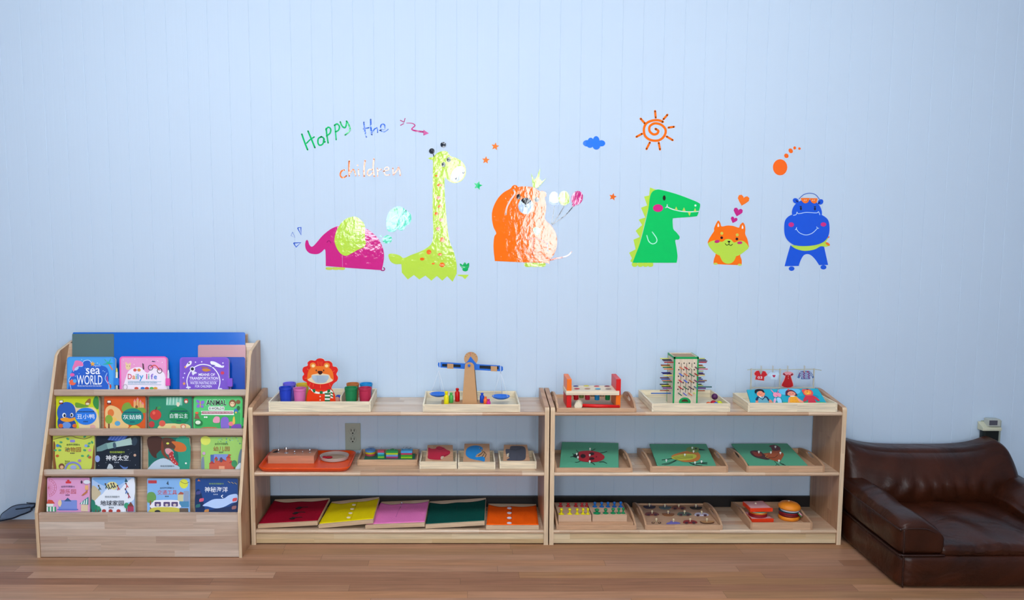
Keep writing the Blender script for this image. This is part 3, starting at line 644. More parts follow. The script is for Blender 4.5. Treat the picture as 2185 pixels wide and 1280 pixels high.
# ================================================================== BOOKS IN THE DISPLAY
K1 = ((60, 690), 4.922); K2 = ((320, 690), 4.922); K3 = ((60, 900), 4.13); K4 = ((320, 900), 4.13)
PAGE = mat('#d8d4cc', 0.7)
def pocket(row):        # cover plane of the books standing in a pocket (0 = top)
    if row == 0: return slant(0.034)
    return slant(0.034)
TIERS_ = tiers
def book(name, label, z, box, hidden, cover, draw, row, thick=0.014, edge=None, r=8, off=0.034, cat='book', group='picture books in the display stand', grille=None):
    """z = zoom frame, box = x0,y0,x1,y1 of the visible cover; hidden = how much (zoom units) stands below the ledge"""
    pl = slant(off); x0, y0, x1, y1 = box
    a = Art(pl, z[0], z[1], h0=0.0, step=0.0001, rough=0.3, spec=0.35)
    zf = ([l[1] for l in LIPS]+[0.155])[row]+0.0045+0.0002   # pocket floor the book stands on
    hidden = 0
    while a.fn(x0, y1+hidden, -thick).z > zf and hidden < 400: hidden += 0.5
    a.lim = y1+hidden
    c0 = a.fn((x0+x1)/2, y1+hidden, -thick/2)
    t = thing(name, c0, label, cat, group)
    def rr(e=0):
        pts = []; q = r
        for cx, cy, a0 in ((x1-q, y0+q, -90), (x1-q, y1+hidden-q, 0), (x0+q, y1+hidden-q, 90), (x0+q, y0+q, 180)):
            for k in range(5):
                aa = math.radians(a0+k*22.5); pts.append((cx+(q-e)*math.cos(aa), cy+(q-e)*math.sin(aa)))
        return pts
    mb = MB(); edge = edge or cover
    mb.prism(rr(1.2), a.fn, -thick+0.0015, -0.0012, PAGE); mb.build('pages', t, loc=c0)
    mb = MB(); mb.prism(rr(), a.fn, -0.0012, 0.0, mat(cover, 0.3), mat(edge, 0.35)); mb.prism(rr(), a.fn, -thick, -thick+0.0015, mat(edge, 0.35)); mb.build('cover', t, loc=c0)
    a.h = 0.00005; a.base = 0.0; draw(a); clampart(a, zf); a.build('cover_picture', t)
    return t, a
R_ = random.Random(3)
def clampart(a, zf):     # nothing printed reaches past the foot of the book
    out = []
    for v in a.mb.v:
        v = Vector(v)
        if v.z < zf+0.001:
            k = (zf+0.001-v.z)/max(1e-6, abs(-SN.y)); d = Vector((0, SL, 1.0)); v = v + d*(zf+0.001-v.z)
        out.append(tuple(v))
    a.mb.v = out
def dots(a, c, box, n, r0, r1):
    for i in range(n): a.E(c, R_.uniform(box[0], box[2]), R_.uniform(box[1], box[3]), R_.uniform(r0, r1), n=8)
def tree(a, x, y, s, c='#2f9a5c', tr='#7a5034'):
    a.S(tr, s*.16, (x, y), (x, y-s*.6), smooth=False); a.E(c, x, y-s*.8, s*.36, s*.42)
# ---- top tier: three water painting books with a pen clip on the side
def pen(t, z, x, y0, y1, cap, body, clip, off):
    pl = slant(off-0.004); a = Art(pl, z[0], z[1])
    p = [a.fn(x, y, -0.002) for y in (y0, y0+(y1-y0)*.18, y0+(y1-y0)*.22, y1)]
    mb = MB(); mb.tube([p[0], p[1]], [0.0022, 0.0045], mat(cap, 0.4)); mb.tube([p[1], p[3]], 0.0048, mat(body, 0.4))
    mb.build('pen', t, loc=p[1])
    if clip:
        a = Art(pl, z[0], z[1]); a.base = -0.006; a.R(clip[0], *clip[1], r=4, thick=0.006); a.build('pen_loop', t)
SUBT = 'WATER PAINTING BOOK FOR CHILDREN'
def d_sea(a):
    a.R('#4aa2e8', 418, 362, 892, 800, 26); a.poly('#2a62c8', [(480, 470), (540, 430), (580, 395), (640, 390), (680, 430), (760, 440), (830, 470), (850, 560), (840, 700), (840, 780), (440, 780), (430, 640), (440, 560)], n=4)
    a.S('#d8ecff', 5, (475, 505), (520, 455), (570, 450), (580, 400), (640, 388), (690, 440), (760, 445)); a.S('#d8ecff', 5, (455, 700), (440, 640), (430, 590), (460, 545)); a.S('#d8ecff', 5, (830, 520), (810, 580), (850, 650), (850, 700))
    a.poly('#e878b0', [(480, 430), (500, 390), (560, 400), (580, 445), (520, 450), (480, 500), (465, 470)], n=4); a.E('#b8d0f4', 510, 475, 26, 14, -40)
    a.P('#e8a83c', *star(678, 425, 30, 0)); a.S('#f07848', 12, (845, 420), (885, 485), smooth=False)
    for q in ((800, 375), (870, 370), (790, 430), (890, 420)): a.S('#2cb890', (16, 4), (845, 420), q, smooth=False)
    a.E('#f06a4a', 468, 620, 36, 30); a.E('#5aa8e0', 492, 605, 20); a.E('#e860a8', 465, 540, 24, 18); a.S('#e0488c', 9, (830, 560), (835, 600), (850, 640)); a.E('#c84a3c', 866, 662, 10, 22)
    dots(a, '#bfe2fa', (430, 370, 880, 660), 22, 2.5, 5)
    a.T('#f2f6ff', 'sea', 610, 470, 760, 535, 0.0105); a.T('#f2f6ff', 'WORLD', 515, 545, 785, 645, 0.0087); a.T('#e2ecfa', SUBT, 520, 652, 778, 666, 0.0035)
t, a = book('water_painting_book', 'light blue water painting book titled "sea WORLD" on the top tier', K1, (408, 350, 915, 684), 130, '#3f92e2', d_sea, 0, 0.016, r=32, edge='#2a78cc')
pen(t, K1, 929, 468, 700, '#d8dc5c', '#e8e8d0', ('#2a7fd8', (905, 575, 955, 650)), .034)
def d_daily(a):
    a.R('#ec9ccc', 975, 360, 1430+20, 800, 24)
    a.poly('#f6e8f4', [(1030, 560), (1080, 480), (1180, 460), (1250, 520), (1310, 470), (1400, 500), (1440, 560), (1440, 780), (1020, 780)], n=4)
    a.E('#ecd0a0', 1050, 455, 26, 34); a.E('#ecd0a0', 1030, 420, 9, 14); a.E('#ecd0a0', 1072, 425, 9, 14); a.E('#44342c', 1040, 448, 4); a.E('#44342c', 1066, 448, 4)
    a.E('#e05858', 1122, 490, 17, 16); a.E('#e09040', 1166, 490, 17, 16); a.S('#b04848', 5, (1135, 490), (1150, 490), smooth=False); a.S('#6a4456', 16, (1207, 425), (1213, 478), smooth=False)
    for x, y in ((1287, 465), (1287+95, 497)):
        a.S('#3a2c3c', 6, *ell(x, y, 24, 26, 0, 10), closed=True)
    a.S('#e0503c', 9, (1290, 460), (1320, 440), (1350, 450), (1378, 490)); a.S('#4a2c5c', 9, (1300, 398), (1335, 402), smooth=False)
    for i, (ch, c, x, w) in enumerate((('D', '#d04a6c', 1048, 42), ('a', '#ee8a4c', 1096, 30), ('i', '#3cb08c', 1132, 10), ('l', '#3a80d0', 1150, 10), ('y', '#4c9cd8', 1168, 46), ('l', '#d84a8c', 1242, 10), ('i', '#3cb09c', 1264, 10), ('f', '#8a6cd0', 1324-35, 28), ('e', '#5c8ce0', 1355-32, 32))):
        y0 = {'a': 548, 'y': 545, 'e': 548}.get(ch, 530); y1 = 608 if ch == 'y' else 586
        a.T(c, ch, x, y0, x+w, y1, 0.0140)
    a.S('#6ab0c8', 3, (1050, 606), (1400, 612), smooth=False); a.T('#6aa8c4', SUBT, 1050, 614, 1355, 632, 0.0035); a.S('#6ab0c8', 3, (1050, 638), (1400, 644), smooth=False)
    for x, c in ((1140, '#d05848'), (1205, '#3c78c8'), (1250, '#c04838'), (1300, '#58b060'), (1340, '#e0a040')): a.E(c, x, 682, 22, 14)
    a.S('#6a5a70', 3, *ell(1022, 668, 22, 26, 0, 10), closed=True)
    dots(a, '#ffffff', (990, 370, 1420, 450), 12, 2, 4)
t, a = book('water_painting_book', 'pink water painting book titled "Daily life" on the top tier', K1, (960, 346, 1460, 684), 130, '#f060b4', d_daily, 0, 0.016, r=32, edge='#e0449c')
pen(t, K2, 191, 488, 700, '#eef0f6', '#ddd8e8', ('#e050a8', (168, 578, 212, 655)), .034)
def d_mot(a):
    a.R('#7a54c4', 330, 365, 815, 800, 28); a.S('#f0ecfc', 10, (405, 690), (388, 600), (420, 510), (480, 452), (560, 430), (650, 455), (715, 530), (735, 610), (718, 690))
    a.poly('#ece8f4', [(420, 395), (438, 400), (432, 430), (395, 455), (370, 470), (385, 430)], n=4); a.E('#e8a048', 372, 458, 10); a.E('#3a3c5c', 410, 418, 9)
    a.poly('#f0f0f8', [(635, 400), (680, 402), (740, 435), (770, 462), (720, 460), (650, 435)], n=4); a.P('#5a48a8', (640, 430), (690, 440), (650, 462)); a.P('#e8e8f4', (760, 440), (782, 445), (770, 468))
    a.E('#eceaf4', 447, 480, 27); a.E('#26283c', 446, 478, 17); a.poly('#e4e2ee', [(440, 505), (470, 505), (495, 520), (470, 530), (450, 545)], n=3)
    a.S('#b8702c', 8, (545, 462), (612, 466), smooth=False); a.poly('#d08a38', [(550, 478), (600, 475), (640, 490), (600, 505), (560, 500)], n=4)
    a.E('#d0405c', 762, 520, 19, 17); a.P('#e8a058', *star(360, 632, 20, 0)); a.E('#ecebf8', 405, 672, 26, 9); a.E('#ecebf8', 742, 688, 18, 8)
    a.T('#f6f2ff', 'MEANS OF', 512, 524, 684, 552, 0.0175); a.T('#f6f2ff', 'TRANSPORTATION', 416, 562, 718, 592, 0.0175); a.S('#e8e0fa', 3, (415, 604), (718, 604), smooth=False)
    a.T('#ece6fc', 'WATER PAINTING BOOK', 424, 612, 702, 640, 0.0140); a.T('#ece6fc', 'FOR CHILDREN', 476, 648, 650, 674, 0.0140)
    for x, y in ((480, 408), (545, 404), (768, 417), (365, 525), (352, 570), (768, 590)): a.P('#f4f0ff', *star(x, y, 10, 0))
t, a = book('water_painting_book', 'purple water painting book titled "MEANS OF TRANSPORTATION" on the top tier', K2, (312, 355, 828, 692), 130, '#8258cc', d_mot, 0, 0.016, r=34, edge='#6c44b4')
pen(t, K2, 845, 660, 705, '#c8c4dc', '#5a4a80', ('#7c4cc4', (815, 578, 868, 665)), .034)
# ---- second tier
SLOG = '~xxxxxxxxxxxx'
def oval(a, c, cx, cy, rx, ry, title, sub=True):
    a.E(c, cx, cy, rx, ry, n=28)
    if sub: a.T('#1c3a5c', SLOG, cx-rx*.8, cy-ry*.6, cx+rx*.8, cy-ry*.45)
    a.T('#f4f6f8', title, cx-rx*.86, cy-ry*.25, cx+rx*.82, cy+ry*.32, 0.0028); a.T('#1c3a5c', '~xxxx', cx-25, cy+ry*.56, cx+25, cy+ry*.7)
def logo(a, x, y): a.R('#4c2c24', x, y, x+42, y+42, 6); a.R('#f0ece4', x+4, y+4, x+38, y+26, 4); a.T('#d04a3c', '~xx', x+8, y+29, x+34, y+37)
def d_duck(a):
    a.R('#c8d41c', 294, 772, 738, 1140, 8)
    a.poly('#e8cfa0', [(480, 860), (560, 890), (680, 880), (735, 960), (735, 1140), (560, 1140), (520, 1000)], n=3)
    a.poly('#3a8c44', [(700, 770), (738, 780), (738, 900), (700, 880), (680, 830)], n=3); a.poly('#6a9a30', [(500, 830), (580, 850), (640, 870), (560, 885), (500, 880)], n=3)
    a.poly('#9a6a34', [(600, 830), (640, 790), (660, 800), (650, 850), (610, 862)], n=3); a.E('#e8dcc0', 625, 845, 20, 12)
    a.poly('#2c5cb4', [(320, 1000), (305, 930), (330, 860), (400, 825), (470, 850), (500, 920), (490, 990), (440, 1030), (360, 1030)], n=4)
    a.poly('#1e4494', [(315, 1000), (380, 1020), (460, 1010), (500, 1040), (490, 1110), (330, 1110)], n=3); a.E('#6a94d8', 405, 1070, 46, 36)
    a.poly('#e89a28', [(340, 1000), (400, 988), (440, 998), (500, 985), (480, 1020), (420, 1035), (360, 1025)], n=4); a.E('#f4f4f0', 380, 965, 20, 25); a.E('#1c1c2c', 384, 968, 12, 17); a.E('#f4f4f0', 460, 962, 16, 22); a.E('#1c1c2c', 458, 964, 10, 15)
    a.E('#d86a28', 345, 1075, 24, 22); a.E('#d86a28', 490, 1075, 24, 20); a.E('#e0a8a0', 680, 1085, 30, 22)
    oval(a, '#2a7ae0', 608, 975, 112, 90, '丑小鸭'); logo(a, 328, 806)
book('board_book', 'yellow board book with a blue duckling and a blue oval, second tier, leftmost', K1, (293, 766, 742, 1100), 150, '#d0dc28', d_duck, 1, 0.02, edge='#b8b020', r=10)
def d_cin(a):
    a.R('#d8581c', 808, 775, 1228, 1140, 8)
    a.poly('#7aa03c', [(1000, 850), (1060, 830), (1100, 880), (1200, 880), (1228, 900), (1228, 940), (1000, 930)], n=3)
    for x, h in ((1120, 820), (1150, 800), (1180, 825), (1205, 850)): a.R('#e0b070', x-12, h, x+12, 885); a.P('#e88a90', (x-14, h), (x, h-26), (x+14, h))
    a.E('#8a5a30', 1140, 876, 14, 16); a.poly('#e8c080', [(815, 900), (870, 860), (960, 900), (1000, 980), (1060, 1080), (1000, 1110), (830, 1110), (812, 1000)], n=3)
    a.E('#e07838', 870, 940, 34, 40); a.E('#f0c060', 900, 1020, 36); a.E('#5aa0c8', 940, 1050, 30, 26); tree(a, 850, 1095, 110, '#88a83c')
    a.poly('#e0bc50', [(1060, 1110), (1100, 1070), (1150, 1075), (1180, 1110)], n=3)
    oval(a, '#1a8478', 1098, 980, 116, 88, '灰姑娘'); logo(a, 832, 808)
book('board_book', 'orange board book with a teal oval and a small castle, second tier', K1, (798, 766, 1232, 1100), 150, '#d8581c', d_cin, 1, 0.02, edge='#a84818', r=10)
def d_sno(a):
    a.R('#2a8a68', 0, 776, 432, 1140, 8); a.R('#7cc0a8', 170, 776, 340, 860); 
    for x in (185, 215, 250, 285, 320): a.S('#d0ecdc', 7, (x, 778), (x-6, 850), smooth=False)
    a.E('#e8d8c0', 295, 850, 16, 24); a.E('#c04a40', 380, 815, 22, 26); a.E('#e8e0d0', 380, 822, 14); a.poly('#e0cc8c', [(120, 1060), (250, 1050), (400, 1060), (400, 1110), (100, 1110)], n=3)
    a.E('#c83c34', 60, 960, 60, 56); a.E('#e4604c', 42, 940, 16, 18); a.S('#5a3a24', 9, (62, 908), (72, 880), smooth=False); a.poly('#3c9c50', [(72, 890), (100, 870), (115, 885), (90, 900)], n=3)
    a.E('#d85a48', 130, 1050, 34, 32); a.E('#b83838', 20, 1060, 30, 34); a.E('#e8a878', 250, 1090, 26, 18); a.E('#d88868', 350, 1080, 30, 26); a.E('#f0d8b8', 352, 1086, 17)
    oval(a, '#128450', 308, 968, 112, 88, '白雪公主')
book('board_book', 'dark green board book with red apples and a green oval, second tier', K2, (-10, 766, 442, 1104), 150, '#1f7a58', d_sno, 1, 0.02, edge='#12604a', r=14)
def d_ani(a):
    a.R('#5cc878', 462, 775, 960, 1150, 30); a.R('#3fae5c', 470, 930, 950, 1150, 20)
    a.T('#f0f4ee', 'ANIMAL', 586, 800, 806, 862, 0.0315); a.T('#141a1c', 'ANIMAL', 590, 804, 804, 860, 0.0175); a.R('#eef2ea', 614, 872, 782, 912, 10); a.T('#1c2224', 'WORLD', 645, 880, 755, 906, 0.0175); a.T('#1c2224', '\u2261', 622, 882, 638, 904, 0.0105); a.T('#1c2224', '\u2261', 760, 882, 776, 904, 0.0105)
    a.P('#eef0ea', (536, 920), (884, 914), (876, 936), (886, 962), (536, 960), (546, 940)); a.R('#a04858', 548, 925, 872, 950); a.T('#f0e8e8', SUBT, 556, 930, 866, 945, 0.0070)
    for q in ((505, 820, 22, 15, 40), (510, 866, 22, 18, -40), (552, 830, 22, 18, -40), (550, 872, 16, 15, 30)): a.E('#8a70d0', *q)
    a.S('#e8a040', 8, (528, 820), (530, 880), smooth=False)
    a.E('#8a5c3c', 868, 840, 38, 40); a.E('#e8c8a0', 866, 848, 24, 26); a.E('#8a5c3c', 928, 825, 24, 22); a.E('#2a2420', 856, 842, 4); a.E('#2a2420', 876, 842, 4)
    a.poly('#8a5a48', [(470, 990), (485, 950), (500, 945), (520, 990), (530, 1000), (465, 1000)], n=3); a.E('#e86040', 494, 940, 18, 12); a.E('#2c7a44', 512, 1045, 44, 34); a.E('#dce8d0', 506, 1040, 28, 20)
    a.E('#3c70b0', 905, 920, 22, 26); a.E('#e8d040', 905, 935, 10); a.E('#2a6c3c', 930, 890, 18, 24)
    a.poly('#e89ab4', [(665, 1010), (690, 978), (730, 985), (735, 1030), (720, 1045), (670, 1042)], n=4); a.poly('#8468c4', [(745, 1020), (770, 985), (810, 985), (830, 1020), (830, 1110), (755, 1110)], n=4); a.E('#e87a80', 856, 1055, 30, 24); a.poly('#e8c050', [(870, 1050), (875, 990), (890, 980), (895, 1050)], n=3)
    a.poly('#7a50b0', [(860, 1080), (900, 1060), (955, 1060), (955, 1110), (860, 1110)], n=3); a.poly('#c07a50', [(540, 1110), (570, 1090), (690, 1090), (700, 1110)], n=3); a.E('#eef0ea', 578, 985, 9); a.E('#eef0ea', 598, 985, 9)
t, a = book('water_painting_book', 'bright green water painting book titled "ANIMAL WORLD", second tier, rightmost', K2, (455, 765, 972, 1106), 150, '#40c060', d_ani, 1, 0.016, r=34, edge='#2aa04c')
a = Art(slant(.034), *K2); a.base = -0.006; a.R('#2cb058', 965, 990, 992, 1080, r=4, thick=0.004); a.build('pen_loop', t)
# ---- third tier
def small_head(a, x0, y0, x1, c='#3c5c34', arc=5): a.T(c, '情境体验翻翻书', x0, y0, x1, y0+18, 0.0017, arc=arc)
def d_zoo(a):
    a.R('#c8d458', 222, 124, 582, 470, 5); a.poly('#84502c', [(222, 180), (240, 200), (236, 300), (250, 420), (222, 420)], n=3); a.poly('#84502c', [(582, 200), (568, 300), (560, 400), (540, 420), (582, 420)], n=3)
    a.S('#6a4a34', 5, (222, 155), (300, 135), (380, 125), (430, 140), (500, 150), (560, 130)); 
    for x, y in ((290, 180), (262, 205), (285, 215), (240, 250), (280, 250), (350, 150), (500, 130), (540, 190), (565, 180), (530, 215), (480, 300), (530, 300), (350, 240), (500, 250)): a.E('#4ca06c', x, y, 14, 9, R_.uniform(-60, 60))
    for x, y, c in ((262, 210, '#4880c8'), (512, 210, '#88a0e0'), (545, 250, '#e09098'), (260, 300, '#c86830'), (455, 342, '#a080b8'), (545, 312, '#b86840')): a.E(c, x, y, 15, 12)
    a.R('#8c84d0', 372, 158, 415, 180, 6); small_head(a, 340, 190, 458); a.T('#a05a34', '动物园', 326, 222, 468, 266, 0.0052); a.T('#4a4a3c', '~xxx', 375, 272, 415, 282); a.T('#3c4c34', 'ZOO', 325, 342, 370, 372, 0.0035)
    a.S('#8488cc', 16, (325, 425), (350, 375), (400, 358), (450, 380), (472, 425)); a.E('#a0a8dc', 402, 400, 28, 18); a.E('#7a4c34', 298, 392, 26, 26); a.E('#e0b088', 300, 400, 16, 16)
book('board_book', 'yellow-green board book with trees and branches, third tier, leftmost', K3, (218, 122, 586, 412), 170, '#c8d050', d_zoo, 2, 0.014, edge='#a4a848')
def d_space(a):
    a.R('#18202e', 602, 126, 978, 470, 5); a.P('#3c5cb0', (720, 128), (880, 122), (830, 178), (700, 158))
    for k in range(5): a.S('#90a8d8', 2.5, (735+k*30, 128), (712+k*28, 162), smooth=False)
    a.P('#6a8c8c', (605, 225), (690, 185), (720, 230), (650, 258), (605, 262)); a.P('#86aca4', (690, 188), (850, 158), (858, 205), (705, 240)); a.P('#a8c4bc', (770, 176), (905, 140), (925, 200), (785, 222)); a.E('#2c3c4c', 938, 172, 24, 38, 10); a.E('#42586a', 762, 208, 14, 28, -8)
    a.T('#b0c83c', '情境洞洞翻翻书', 720, 258, 852, 276, 0.0028); a.T('#f0f2f4', '神奇太空', 686, 294, 886, 342, 0.0077); a.T('#a0a8b4', '~xxx', 762, 352, 806, 362)
    a.E('#8aa0d8', 612, 325, 22, 30); a.poly('#c0c8cc', [(700, 400), (715, 370), (740, 380), (750, 412), (700, 414)], n=3); a.E('#c8a088', 942, 294, 12); a.poly('#5878b8', [(808, 378), (850, 400), (880, 395), (870, 414), (840, 414)], n=3)
    dots(a, '#c8d4e0', (610, 240, 970, 400), 30, 1, 2.2)
book('board_book', 'black board book with a space station, third tier, second from the left', K3, (598, 124, 992, 416), 170, '#10141c', d_space, 2, 0.018, r=12)
def d_dino(a):
    a.R('#1c6c60', -16, 136, 346, 480, 8); a.poly('#4a2c24', [(-16, 136), (100, 136), (120, 220), (60, 280), (60, 320), (20, 300), (-16, 230)], n=3)
    a.poly('#2c9478', [(230, 150), (346, 150), (346, 420), (260, 420), (250, 300)], n=3); a.poly('#b8c8d8', [(-16, 410), (40, 350), (120, 320), (190, 350), (260, 420), (-16, 425)], n=3)
    a.poly('#5a3a2c', [(105, 160), (140, 138), (200, 150), (240, 190), (225, 240), (170, 230), (130, 240), (120, 300), (105, 240)], n=4)
    a.poly('#c86a30', [(190, 175), (250, 175), (300, 195), (322, 230), (310, 258), (260, 265), (215, 250), (225, 215)], n=4)
    a.poly('#d898a0', [(135, 240), (175, 235), (210, 270), (180, 290), (145, 280)], n=3); a.poly('#b83438', [(165, 290), (200, 262), (215, 320), (250, 370), (232, 382), (190, 350)], n=4); a.E('#d8e058', 157, 190, 13, 9)
    for x, y in ((180, 300), (190, 325), (205, 345), (225, 362), (205, 290), (218, 318)): a.P('#f0ece0', (x-4, y), (x+4, y), (x, y+10))
    a.poly('#7c3c28', [(105, 165), (100, 260), (140, 320), (170, 330), (130, 270), (118, 200)], n=3)
    a.T('#4c5c68', '情境洞洞翻翻书', 92, 382, 216, 398, 0.0028); a.E('#f0f0e8', 318, 365, 8); a.S('#2c8070', 4, (0, 380), (30, 350), smooth=False)
book('board_book', 'dark green board book with an open-mouthed brown dinosaur head, third tier', K4, (-18, 132, 350, 424), 170, '#bcb890', d_dino, 2, 0.016, r=12, edge='#54683c')
def d_kin(a):
    a.R('#9ccc68', 454, 136, 809, 480, 5); a.E('#d8e060', 490, 165, 44, 40); a.poly('#7a8898', [(454, 330), (475, 310), (480, 425), (454, 425)], n=3); a.poly('#68808c', [(809, 240), (780, 300), (775, 425), (809, 425)], n=3)
    for i in range(22): a.E(['#3c8c50', '#6ab4d8', '#4c7c90'][i % 3], R_.uniform(600, 805), R_.uniform(140, 200), 5, 3, R_.uniform(0, 90), n=8)
    small_head(a, 572, 184, 690); a.T('#a8603c', '幼儿园', 560, 216, 704, 258, 0.0052); a.T('#4a5a3c', '~xxx', 610, 264, 650, 272)
    a.R('#7c90cc', 560, 285, 690, 360, 6); a.R('#4c68a8', 535, 290, 565, 400); 
    for x0, x1, y in ((525, 570, 370), (570, 600, 330), (600, 680, 350), (675, 712, 320), (700, 740, 365)): a.R('#c85c44', x0, y, x1, 425); a.P('#b03c3c', (x0-4, y), ((x0+x1)/2, y-26), (x1+4, y))
    a.P('#c83c34', (694, 284), (720, 292), (696, 304)); a.R('#e8a07c', 610, 390, 660, 425); tree(a, 745, 424, 70, '#3c8c58'); tree(a, 590, 250-100+200, 20, '#3c8c58'); a.E('#5a4a60', 630, 335, 14, 22)
    a.poly('#c8d8e0', [(760, 400), (800, 360), (809, 425), (760, 425)], n=3); a.E('#c8a0c0', 478, 278, 14)
book('board_book', 'light green board book with a red castle building, third tier, rightmost', K4, (450, 132, 814, 425), 170, '#a4cc70', d_kin, 2, 0.014)
# ---- bottom tier
def d_park(a):
    a.R('#e0a0cc', 172, 494, 534, 860, 6)
    for r in (60, 75): a.S('#c86880', 3, *[(175+r*math.cos(math.radians(t)), 580+r*1.05*math.sin(math.radians(t))) for t in range(-85, 90, 15)])
    for t in range(-80, 90, 20): a.S('#c86880', 2.2, (176, 580), (176+74*math.cos(math.radians(t)), 580+78*math.sin(math.radians(t))), smooth=False)
    a.R('#d83c48', 332, 524, 380, 542, 4); a.E('#d83c48', 355, 518, 12, 8); small_head(a, 292, 560, 412, '#4c3c6c', 4); a.T('#c86470', '游乐园', 278, 592, 424, 634, 0.0049); a.T('#5c3c5c', '~xxx', 332, 640, 370, 650)
    a.R('#7c90d4', 270, 690, 432, 780, 4); a.P('#3c5c88', (318, 700), (350, 668), (385, 700)); a.S('#5c6cc0', 8, (262, 772), (440, 772), smooth=False)
    a.P('#c8503c', (165, 720), (180, 685), (215, 690), (238, 720)); a.R('#e8f0e8', 165, 722, 225, 745); 
    for k in range(6): a.R('#3c9c6c' if k % 2 else '#e0e4e0', 165+k*14, 748, 179+k*14, 790)
    a.poly('#e8c8a0', [(265, 720), (275, 690), (292, 690), (298, 720), (282, 750)], n=3)
    a.P('#3c8c88', (455, 722), (500, 685), (534, 660), (534, 730))
    for k in range(3): a.P('#e4ece8', (475+k*20, 706-k*12), (484+k*20, 700-k*12), (478+k*22, 728), (466+k*22, 726))
    a.R('#e0c8a8', 470, 730, 530, 790); a.P('#c07848', (470, 650), (525, 600), (528, 620), (490, 650)); a.E('#dce0ec', 520, 530, 30, 18); a.E('#403048', 474, 530, 8, 14); a.R('#e8b078', 505, 560, 534, 600)
book('board_book', 'pink board book with a ferris wheel, bottom tier, leftmost', K3, (168, 492, 542, 790), 170, '#e8a8d0', d_park, 3, 0.012, edge='#c088b0', r=9)
def d_earth(a):
    a.R('#aec8ec', 566, 490, 934, 860, 8); a.poly('#7cb0e8', [(580, 492), (860, 492), (800, 560), (700, 570), (620, 540)], n=3); a.E('#e4dc9c', 740, 565, 50, 38)
    a.poly('#e8eef8', [(934, 500), (860, 540), (800, 600), (700, 590), (650, 640), (600, 660), (580, 700), (600, 800), (860, 800), (860, 720), (934, 680)], n=3); a.poly('#c8b898', [(566, 560), (640, 620), (620, 660), (566, 700)], n=3)
    a.P('#2c5c6c', (850, 530), (862, 495), (880, 530))
    for x, y, c in ((630, 580, '#3c5c50'), (690, 565, '#2c4c44'), (715, 575, '#3c4c5c'), (740, 562, '#30504c'), (762, 560, '#3c3c4c'), (797, 580, '#c84838'), (872, 560, '#c84c4c'), (868, 610, '#3c68b8'), (890, 650, '#a83c58')): a.S(c, 8, (x-8, y-12), (x, y), (x-5, y+20)); a.S(c, 7, (x, y), (x+12, y+16)); a.E('#5c3c34', x-8, y-18, 7)
    a.poly('#2c7c68', [(560, 690), (590, 700), (600, 750), (640, 760), (640, 790), (566, 790)], n=3); tree(a, 600, 792, 50, '#2c8460'); tree(a, 625, 792, 40, '#3c9468'); tree(a, 870, 785, 60, '#3c9c78')
    a.R('#a83c58', 880, 745, 934, 790); a.P('#7c4438', (876, 745), (908, 705), (934, 745)); 
    for x in (672, 730, 800): a.E('#b03c34', x, 786, 18, 16)
    a.T('#4c5c68', '情境洞洞翻翻书', 680, 652, 810, 668, 0.0021); a.T('#202838', '地球家园', 640, 692, 846, 738, 0.0084); a.T('#5c6470', '~xxx', 716, 750, 762, 760)
book('board_book', 'pale blue board book with small skiers on a white slope, bottom tier', K3, (560, 488, 938, 790), 170, '#8cb4e8', d_earth, 3, 0.018, edge='#2c5c54', r=10)
def d_bus(a):
    a.R('#84b4e8', -20, 500, 344, 860, 6); a.E('#d8dc48', 298, 545, 38, 42); a.S('#5c5048', 4, (270, 525), (310, 545), (344, 530)); a.R('#c04048', -16, 515, 60, 542, 3)
    a.P('#3c5068', (145, 545), (160, 518), (166, 558)); small_head(a, 88, 572, 212, '#3c4c6c', 5); a.T('#c8545c', '交通工具', 66, 600, 238, 642, 0.0049); a.T('#3c4c5c', '~xxx', 134, 652, 168, 662)
    a.poly('#6a9c54', [(-20, 630), (30, 620), (55, 660), (40, 700), (-20, 710)], n=3); a.S('#8c5c38', 14, (10, 800), (5, 700), smooth=False); a.R('#ccc8a0', 245, 640, 295, 700); a.P('#b05c4c', (245, 640), (270, 615), (298, 625), (296, 640)); a.R('#8c9cb8', 300, 610, 344, 700); a.R('#4c88b0', 258, 700, 344, 750)
    a.poly('#ece8f0', [(12, 760), (30, 705), (60, 690), (240, 690), (258, 720), (260, 760)], n=3); a.poly('#ccc050', [(5, 800), (12, 765), (60, 752), (200, 752), (258, 765), (262, 800)], n=3)
    for x0, x1 in ((42, 98), (120, 178), (190, 248)): a.R('#5c4c78', x0, 705, x1, 745, 8); a.E('#d8c8c0', (x0+x1)/2, 732, 14, 11)
    a.E('#2c2c34', 68, 792, 26, 16); a.R('#68584c', 262, 760, 340, 800)
book('board_book', 'blue board book with a yellow bus, bottom tier', K4, (-24, 497, 350, 796), 170, '#8cb8ec', d_bus, 3, 0.012, edge='#5c7c9c')
